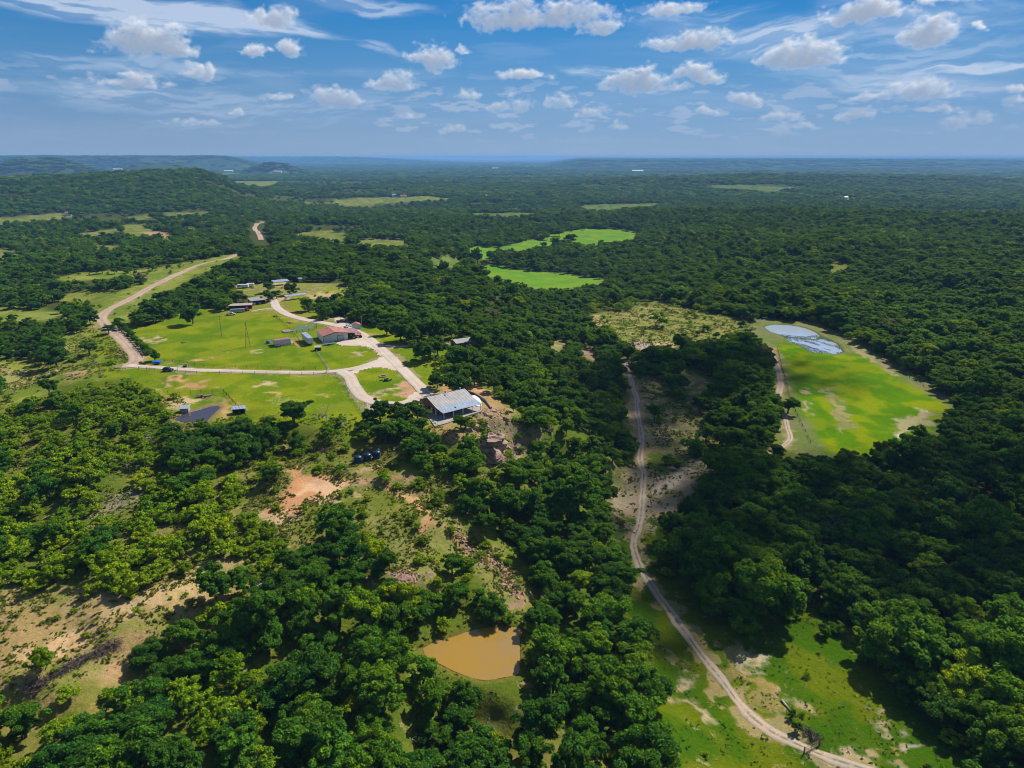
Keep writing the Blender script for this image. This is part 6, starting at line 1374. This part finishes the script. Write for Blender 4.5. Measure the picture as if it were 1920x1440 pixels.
# loose stones where the ground is stony
def stones(name, polys, cnt, lo, hi, m, label):
    V = []; Fs = []; r_ = np.random.RandomState(len(polys) * 7 + cnt)
    for P in polys:
        a = r_.uniform(size=(cnt * 5, 2)) * (P[:, :2].max(0) - P[:, :2].min(0)) + P[:, :2].min(0); a = a[poly_sd(a[:, 0], a[:, 1], P) < 0][:cnt]; Z = height(a[:, 0], a[:, 1])
        for (x, y), z in zip(a, Z):
            s = lo + (hi - lo) * r_.uniform() ** 3; k = len(V); q = r_.normal(size=(6, 3)); q = np.array([(1, 0, 0), (0, 1, 0), (-1, 0, 0), (0, -1, 0), (0, 0, .7), (0, 0, -.5)]) + q * .22
            w_ = r_.uniform(0, 6.28); R2_ = np.array([[math.cos(w_), -math.sin(w_), 0], [math.sin(w_), math.cos(w_), 0], [0, 0, 1]]); q = (q * [1.2, .8, .8]) @ R2_.T * s
            V += [tuple(t + (x, y, z)) for t in q]; Fs += [(k, k + 1, k + 4), (k + 1, k + 2, k + 4), (k + 2, k + 3, k + 4), (k + 3, k, k + 4), (k + 1, k, k + 5), (k + 2, k + 1, k + 5), (k + 3, k + 2, k + 5), (k, k + 3, k + 5)]
    tag(link(bpy.data.objects.new(name, mesh_np(name, V, Fs, m))), label, 'stones', None, 'stuff')
stones('loose_stones', [CLEAR['rocks'], W([(690, 1150), (712, 1150), (722, 1190), (708, 1205), (692, 1185)]), W([(845, 985), (870, 992), (900, 1030), (940, 1060), (975, 1100), (1000, 1130), (965, 1130), (935, 1080), (890, 1050)]), W([(735, 1075), (760, 1068), (785, 1078), (775, 1100), (745, 1095)])], 420, .12, .75, M['rock_orange'], 'loose orange and tan stones strewn below the house and on the bare scars')
stones('creek_stones', [CLEAR['creek'], W([(682, 755), (700, 758), (722, 770), (700, 778), (688, 770)]), CLEAR['slash2']], 420, .10, .55, M['stone'], 'pale stones of the rocky creek crossing and the stony patches')
def log(label, u0, v0, u1, v1, r, m='woodgrey'):
    a = on(u0, v0); c = on(u1, v1); V = []; Fs = []; r_ = np.random.RandomState(int(u0)); limb(V, Fs, (0, 0, r), tuple(c - a + [0, 0, r]), r, r * .55, r_, 4, .03, 8)
    for t_ in (.45, .7, .85): d = (c - a) * t_; limb(V, Fs, tuple(d + [0, 0, r]), tuple(d + r_.normal(size=3) * [1, 1, .6] + [0, 0, 1.0]), r * .4, r * .1, r_, 2, .1, 5)
    o = link(bpy.data.objects.new('fallen_log', mesh_np('fallen_log', V, Fs, M[m], True))); o.location = a; tag(o, label, 'log')
log('dark fallen trunk lying into the brown pond at its upper bank', 932, 1155, 946, 1180, .28, 'deaddark'); log('pale fallen log on the grass above the small junipers', 1465, 1314, 1482, 1334, .24, 'deadwood'); log('pale log lying under the oaks right of the water tanks', 738, 846, 754, 834, .3, 'deadwood'); log('grey log on the slope right of the oak clump', 482, 1100, 497, 1092, .16, 'deadwood')
def brush(label, pts, n, seed, m='deaddark', spread=1.6, ln=1.8):
    P = W(pts); r_ = np.random.RandomState(seed); b_ = MB(); o0 = P[0]
    for _ in range(n):
        t_ = r_.uniform(0, len(P) - 1.001); i = int(t_); c = P[i] + (P[i + 1] - P[i]) * (t_ - i) - o0 + r_.normal(size=3) * [spread * .5, spread * .5, 0]; c[2] = gz(c[0] + o0[0], c[1] + o0[1]) - o0[2] + abs(r_.normal()) * .35
        d = r_.normal(size=3) * [1, 1, .35]; d *= ln * r_.uniform(.3, 1) / np.linalg.norm(d); b_.bar(c - d / 2, c + d / 2, r_.uniform(.02, .07), 4)
    o = b_.build('brush_pile', M[m]); o.location = o0; tag(o, label, 'brush pile')
brush('long windrow of dead branches along the lower edge of the tan clearing', [(222, 1206), (190, 1222), (150, 1240), (120, 1256), (80, 1280), (50, 1300)], 900, 4); brush('pile of dead sticks beside the wooden trail gate', [(1506, 1372), (1522, 1380), (1534, 1392)], 160, 5)
brush('grey brush heap under the shaded slope of the outcrop', [(985, 838), (965, 848), (950, 862)], 180, 6, 'deadwood'); brush('grey slash heap between the shrubs left of the water tanks', [(585, 838), (600, 848), (612, 842)], 220, 7)

# --- reeds standing in the shallow end of the east pond
P = POND_W['reed'][0]; zr = POND_W['reed'][1]; r_ = np.random.RandomState(8); a = r_.uniform(size=(9000, 2)) * (P[:, :2].max(0) - P[:, :2].min(0)) + P[:, :2].min(0); sd = poly_sd(a[:, 0], a[:, 1], P); nn = fbm(a[:, 0] / 3.2 + a[:, 1] / 9, a[:, 1] / 14 - a[:, 0] / 30, 4, 88)
a = a[(sd < 1.2) & (nn + .22 * sstep(sd, -4, 1) > .60)]; n = len(a); hh = r_.uniform(.2, .5, n); w_ = r_.uniform(0, 3.14, n); dx, dy = np.cos(w_) * .10, np.sin(w_) * .10; le = r_.normal(size=(n, 2)) * .15; z0 = np.full(n, zr - .1)
V = np.stack([np.c_[a[:, 0] - dx, a[:, 1] - dy, z0], np.c_[a[:, 0] + dx, a[:, 1] + dy, z0], np.c_[a[:, 0] + dx * .5 + le[:, 0], a[:, 1] + dy * .5 + le[:, 1], z0 + hh], np.c_[a[:, 0] - dx * .5 + le[:, 0], a[:, 1] - dy * .5 + le[:, 1], z0 + hh]], 1).reshape(-1, 3)
tag(link(bpy.data.objects.new('reeds', mesh_np('reeds', V, np.arange(n * 4).reshape(-1, 4), simple('reed_green', (.06, .10, .04), .8)))), 'dark reeds standing in the shallow end of the blue pond', 'reeds', None, 'stuff')
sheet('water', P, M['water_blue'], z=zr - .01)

# --- grass tufts over the open slopes, one mass
def tufts(name, keys, dens_, lo, hi, m, label, seed):
    r_ = np.random.RandomState(seed); A = []
    for k_ in keys:
        P = CLEAR[k_] if isinstance(k_, str) else W(k_); ext = P[:, :2].max(0) - P[:, :2].min(0); c = int(ext[0] * ext[1] * dens_); a = r_.uniform(size=(c, 2)) * ext + P[:, :2].min(0); sd = poly_sd(a[:, 0], a[:, 1], P); nn = fbm(a[:, 0] / 5, a[:, 1] / 5, 4, seed); a = a[(sd < 4) & (nn > .47)]; A.append(a)
    a = np.concatenate(A); ok = np.ones(len(a), bool)
    for nm, (P, w) in ROADS.items(): ok &= line_d(a[:, 0], a[:, 1], P) > w / 2 + .2
    for nm, (P, w) in POND_W.items(): ok &= poly_sd(a[:, 0], a[:, 1], P) > .2
    for P in RED: ok &= poly_sd(a[:, 0], a[:, 1], P) > -5 * fbm(a[:, 0] / 3, a[:, 1] / 3, 3, 12)
    for b in BUILT[:3]: ok &= np.hypot(a[:, 0] - b[0], a[:, 1] - b[1]) > 7
    a = a[ok]; n = len(a); Z = height(a[:, 0], a[:, 1]); nb = 5; S = lo + (hi - lo) * r_.uniform(size=n) ** 2
    c = np.repeat(np.c_[a, Z], nb, 0) + np.c_[r_.normal(size=(n * nb, 2)) * np.repeat(S, nb)[:, None] * .45, np.repeat(S, nb) * r_.uniform(.15, .5, n * nb)]
    nr = r_.normal(size=(n * nb, 3)) * .7 + [0, 0, .9]; nr /= np.linalg.norm(nr, axis=1, keepdims=True); V, Fc = quads_to([], [], c, nr, np.repeat(S, nb) * .9, r_); me = mesh_np(name, V, Fc, m)
    setattr_np(me, 'leafvar', 'FLOAT', 'FACE', np.clip(np.repeat(fbm(a[:, 0] / 9, a[:, 1] / 9, 3, 5), nb) + r_.uniform(-.3, .3, n * nb), 0, 1)); tag(link(bpy.data.objects.new(name, me)), label, 'grass', None, 'stuff'); print(name, n)
M['tuft'] = leaf_mat('dry_grass', (.08, .12, .014), (.17, .20, .024), (.30, .28, .08)); M['weed'] = leaf_mat('green_weeds', (.06, .12, .012), (.10, .18, .014), (.20, .25, .02))
tufts('grass', [[(300, 780), (700, 790), (1000, 900), (1060, 1130), (1000, 1330), (700, 1400), (300, 1200)], [(0, 760), (320, 740), (400, 1060), (0, 1130)], 'open_c', 'open_c2', 'tan_sw', 'scrub_m', 'sp1', 'sp2', 'sp3', 'sp5', 'sparse_m', 'creek', 'mead_sw', 'mead_sw2', [(430, 870), (480, 860), (520, 960), (470, 1010), (430, 960)], [(560, 830), (760, 840), (760, 880), (560, 880)]], .9, .2, .7, M['tuft'], 'dry yellow-green bunch grass over the open slopes', 61)
tufts('weeds', ['trail_low', 'open_c', 'tan_sw', 'rocks', 'spot_w', [(300, 1270), (480, 1260), (560, 1370), (330, 1400)], [(0, 780), (330, 760), (400, 1060), (0, 1120)]], .55, .15, .42, M['weed'], 'low green weeds on the meadow, the clearing and between the shrubs', 62)

# --- far farm buildings
for (u, v, w_, dp, lb, rm) in ((745, 369, 34, 16, 'low farmhouse on the far yellow pasture, dark blue roof', 'roof_blue'), (757, 370, 22, 12, 'red-roofed shed on the far yellow pasture', 'roof_red'), (908, 370, 26, 12, 'white farm building right of the far yellow pasture', 'white'), (128, 404, 14, 9, 'red-roofed farmhouse in the clearings at far left', 'roof_red'), (139, 408, 6, 4, 'small pale shed near the red-roofed farmhouse at far left', 'white'), (338, 419, 10, 7, 'small white building below the pale strip in the far left woods', 'white'), (1587, 373, 12, 7, 'white building standing in the far right woods', 'white'), (1523, 357, 11, 7, 'small white roof in the far right woods', 'white'), (930, 318, 90, 30, 'long white building near the horizon in the middle', 'white'), (1196, 324, 110, 30, 'long white sheds near the horizon right of the middle', 'white'), (220, 320, 90, 30, 'row of white roofs at the foot of the far left hills', 'white'), (428, 323, 90, 30, 'pale buildings below the mesa near the horizon', 'white'), (520, 324, 60, 30, 'pale farm at the foot of the pointed hill near the horizon', 'white')):
    p = on(u, v); h = thing('farm_building', lb, 'farm building', p, 8); hs = max(3.0, w_ * .12); lift_ = 3 if w_ < 50 else 5
    MB().prism([(0, -4), (dp, -4), (dp, hs + lift_), (dp / 2, hs * 1.5 + lift_), (0, hs + lift_)], -w_ / 2, w_ / 2).build('wall', M['wall_white'], h); MB().prism([(-.5, hs + lift_), (dp / 2, hs * 1.55 + lift_ + .4), (dp + .5, hs + lift_), (dp + .5, hs + lift_ - .3), (dp / 2, hs * 1.55 + lift_ + .1), (-.5, hs + lift_ - .3)], -w_ / 2 - .5, w_ / 2 + .5).build('roof', M[rm], h)

# ------------------------------------------------------------------ the air
def haze():
    o = MB().box(-42000, 42000, -42000, 42000, -260, 101).build('haze', bpy.data.materials.new('haze')); m = o.data.materials[0]; m.use_nodes = True; m.node_tree.nodes.clear(); T = NT(m.node_tree)
    v = T.new('ShaderNodeVolumePrincipled'); v.inputs['Color'].default_value = (.23, .49, .90, 1); v.inputs['Density'].default_value = HAZE; v.inputs['Anisotropy'].default_value = .0
    out = T.new('ShaderNodeOutputMaterial'); T.l.new(v.outputs[0], out.inputs['Volume']); tag(o, 'thin blue haze that fades the far country', 'haze', None, 'stuff')
HAZE = 6.5e-5
haze()
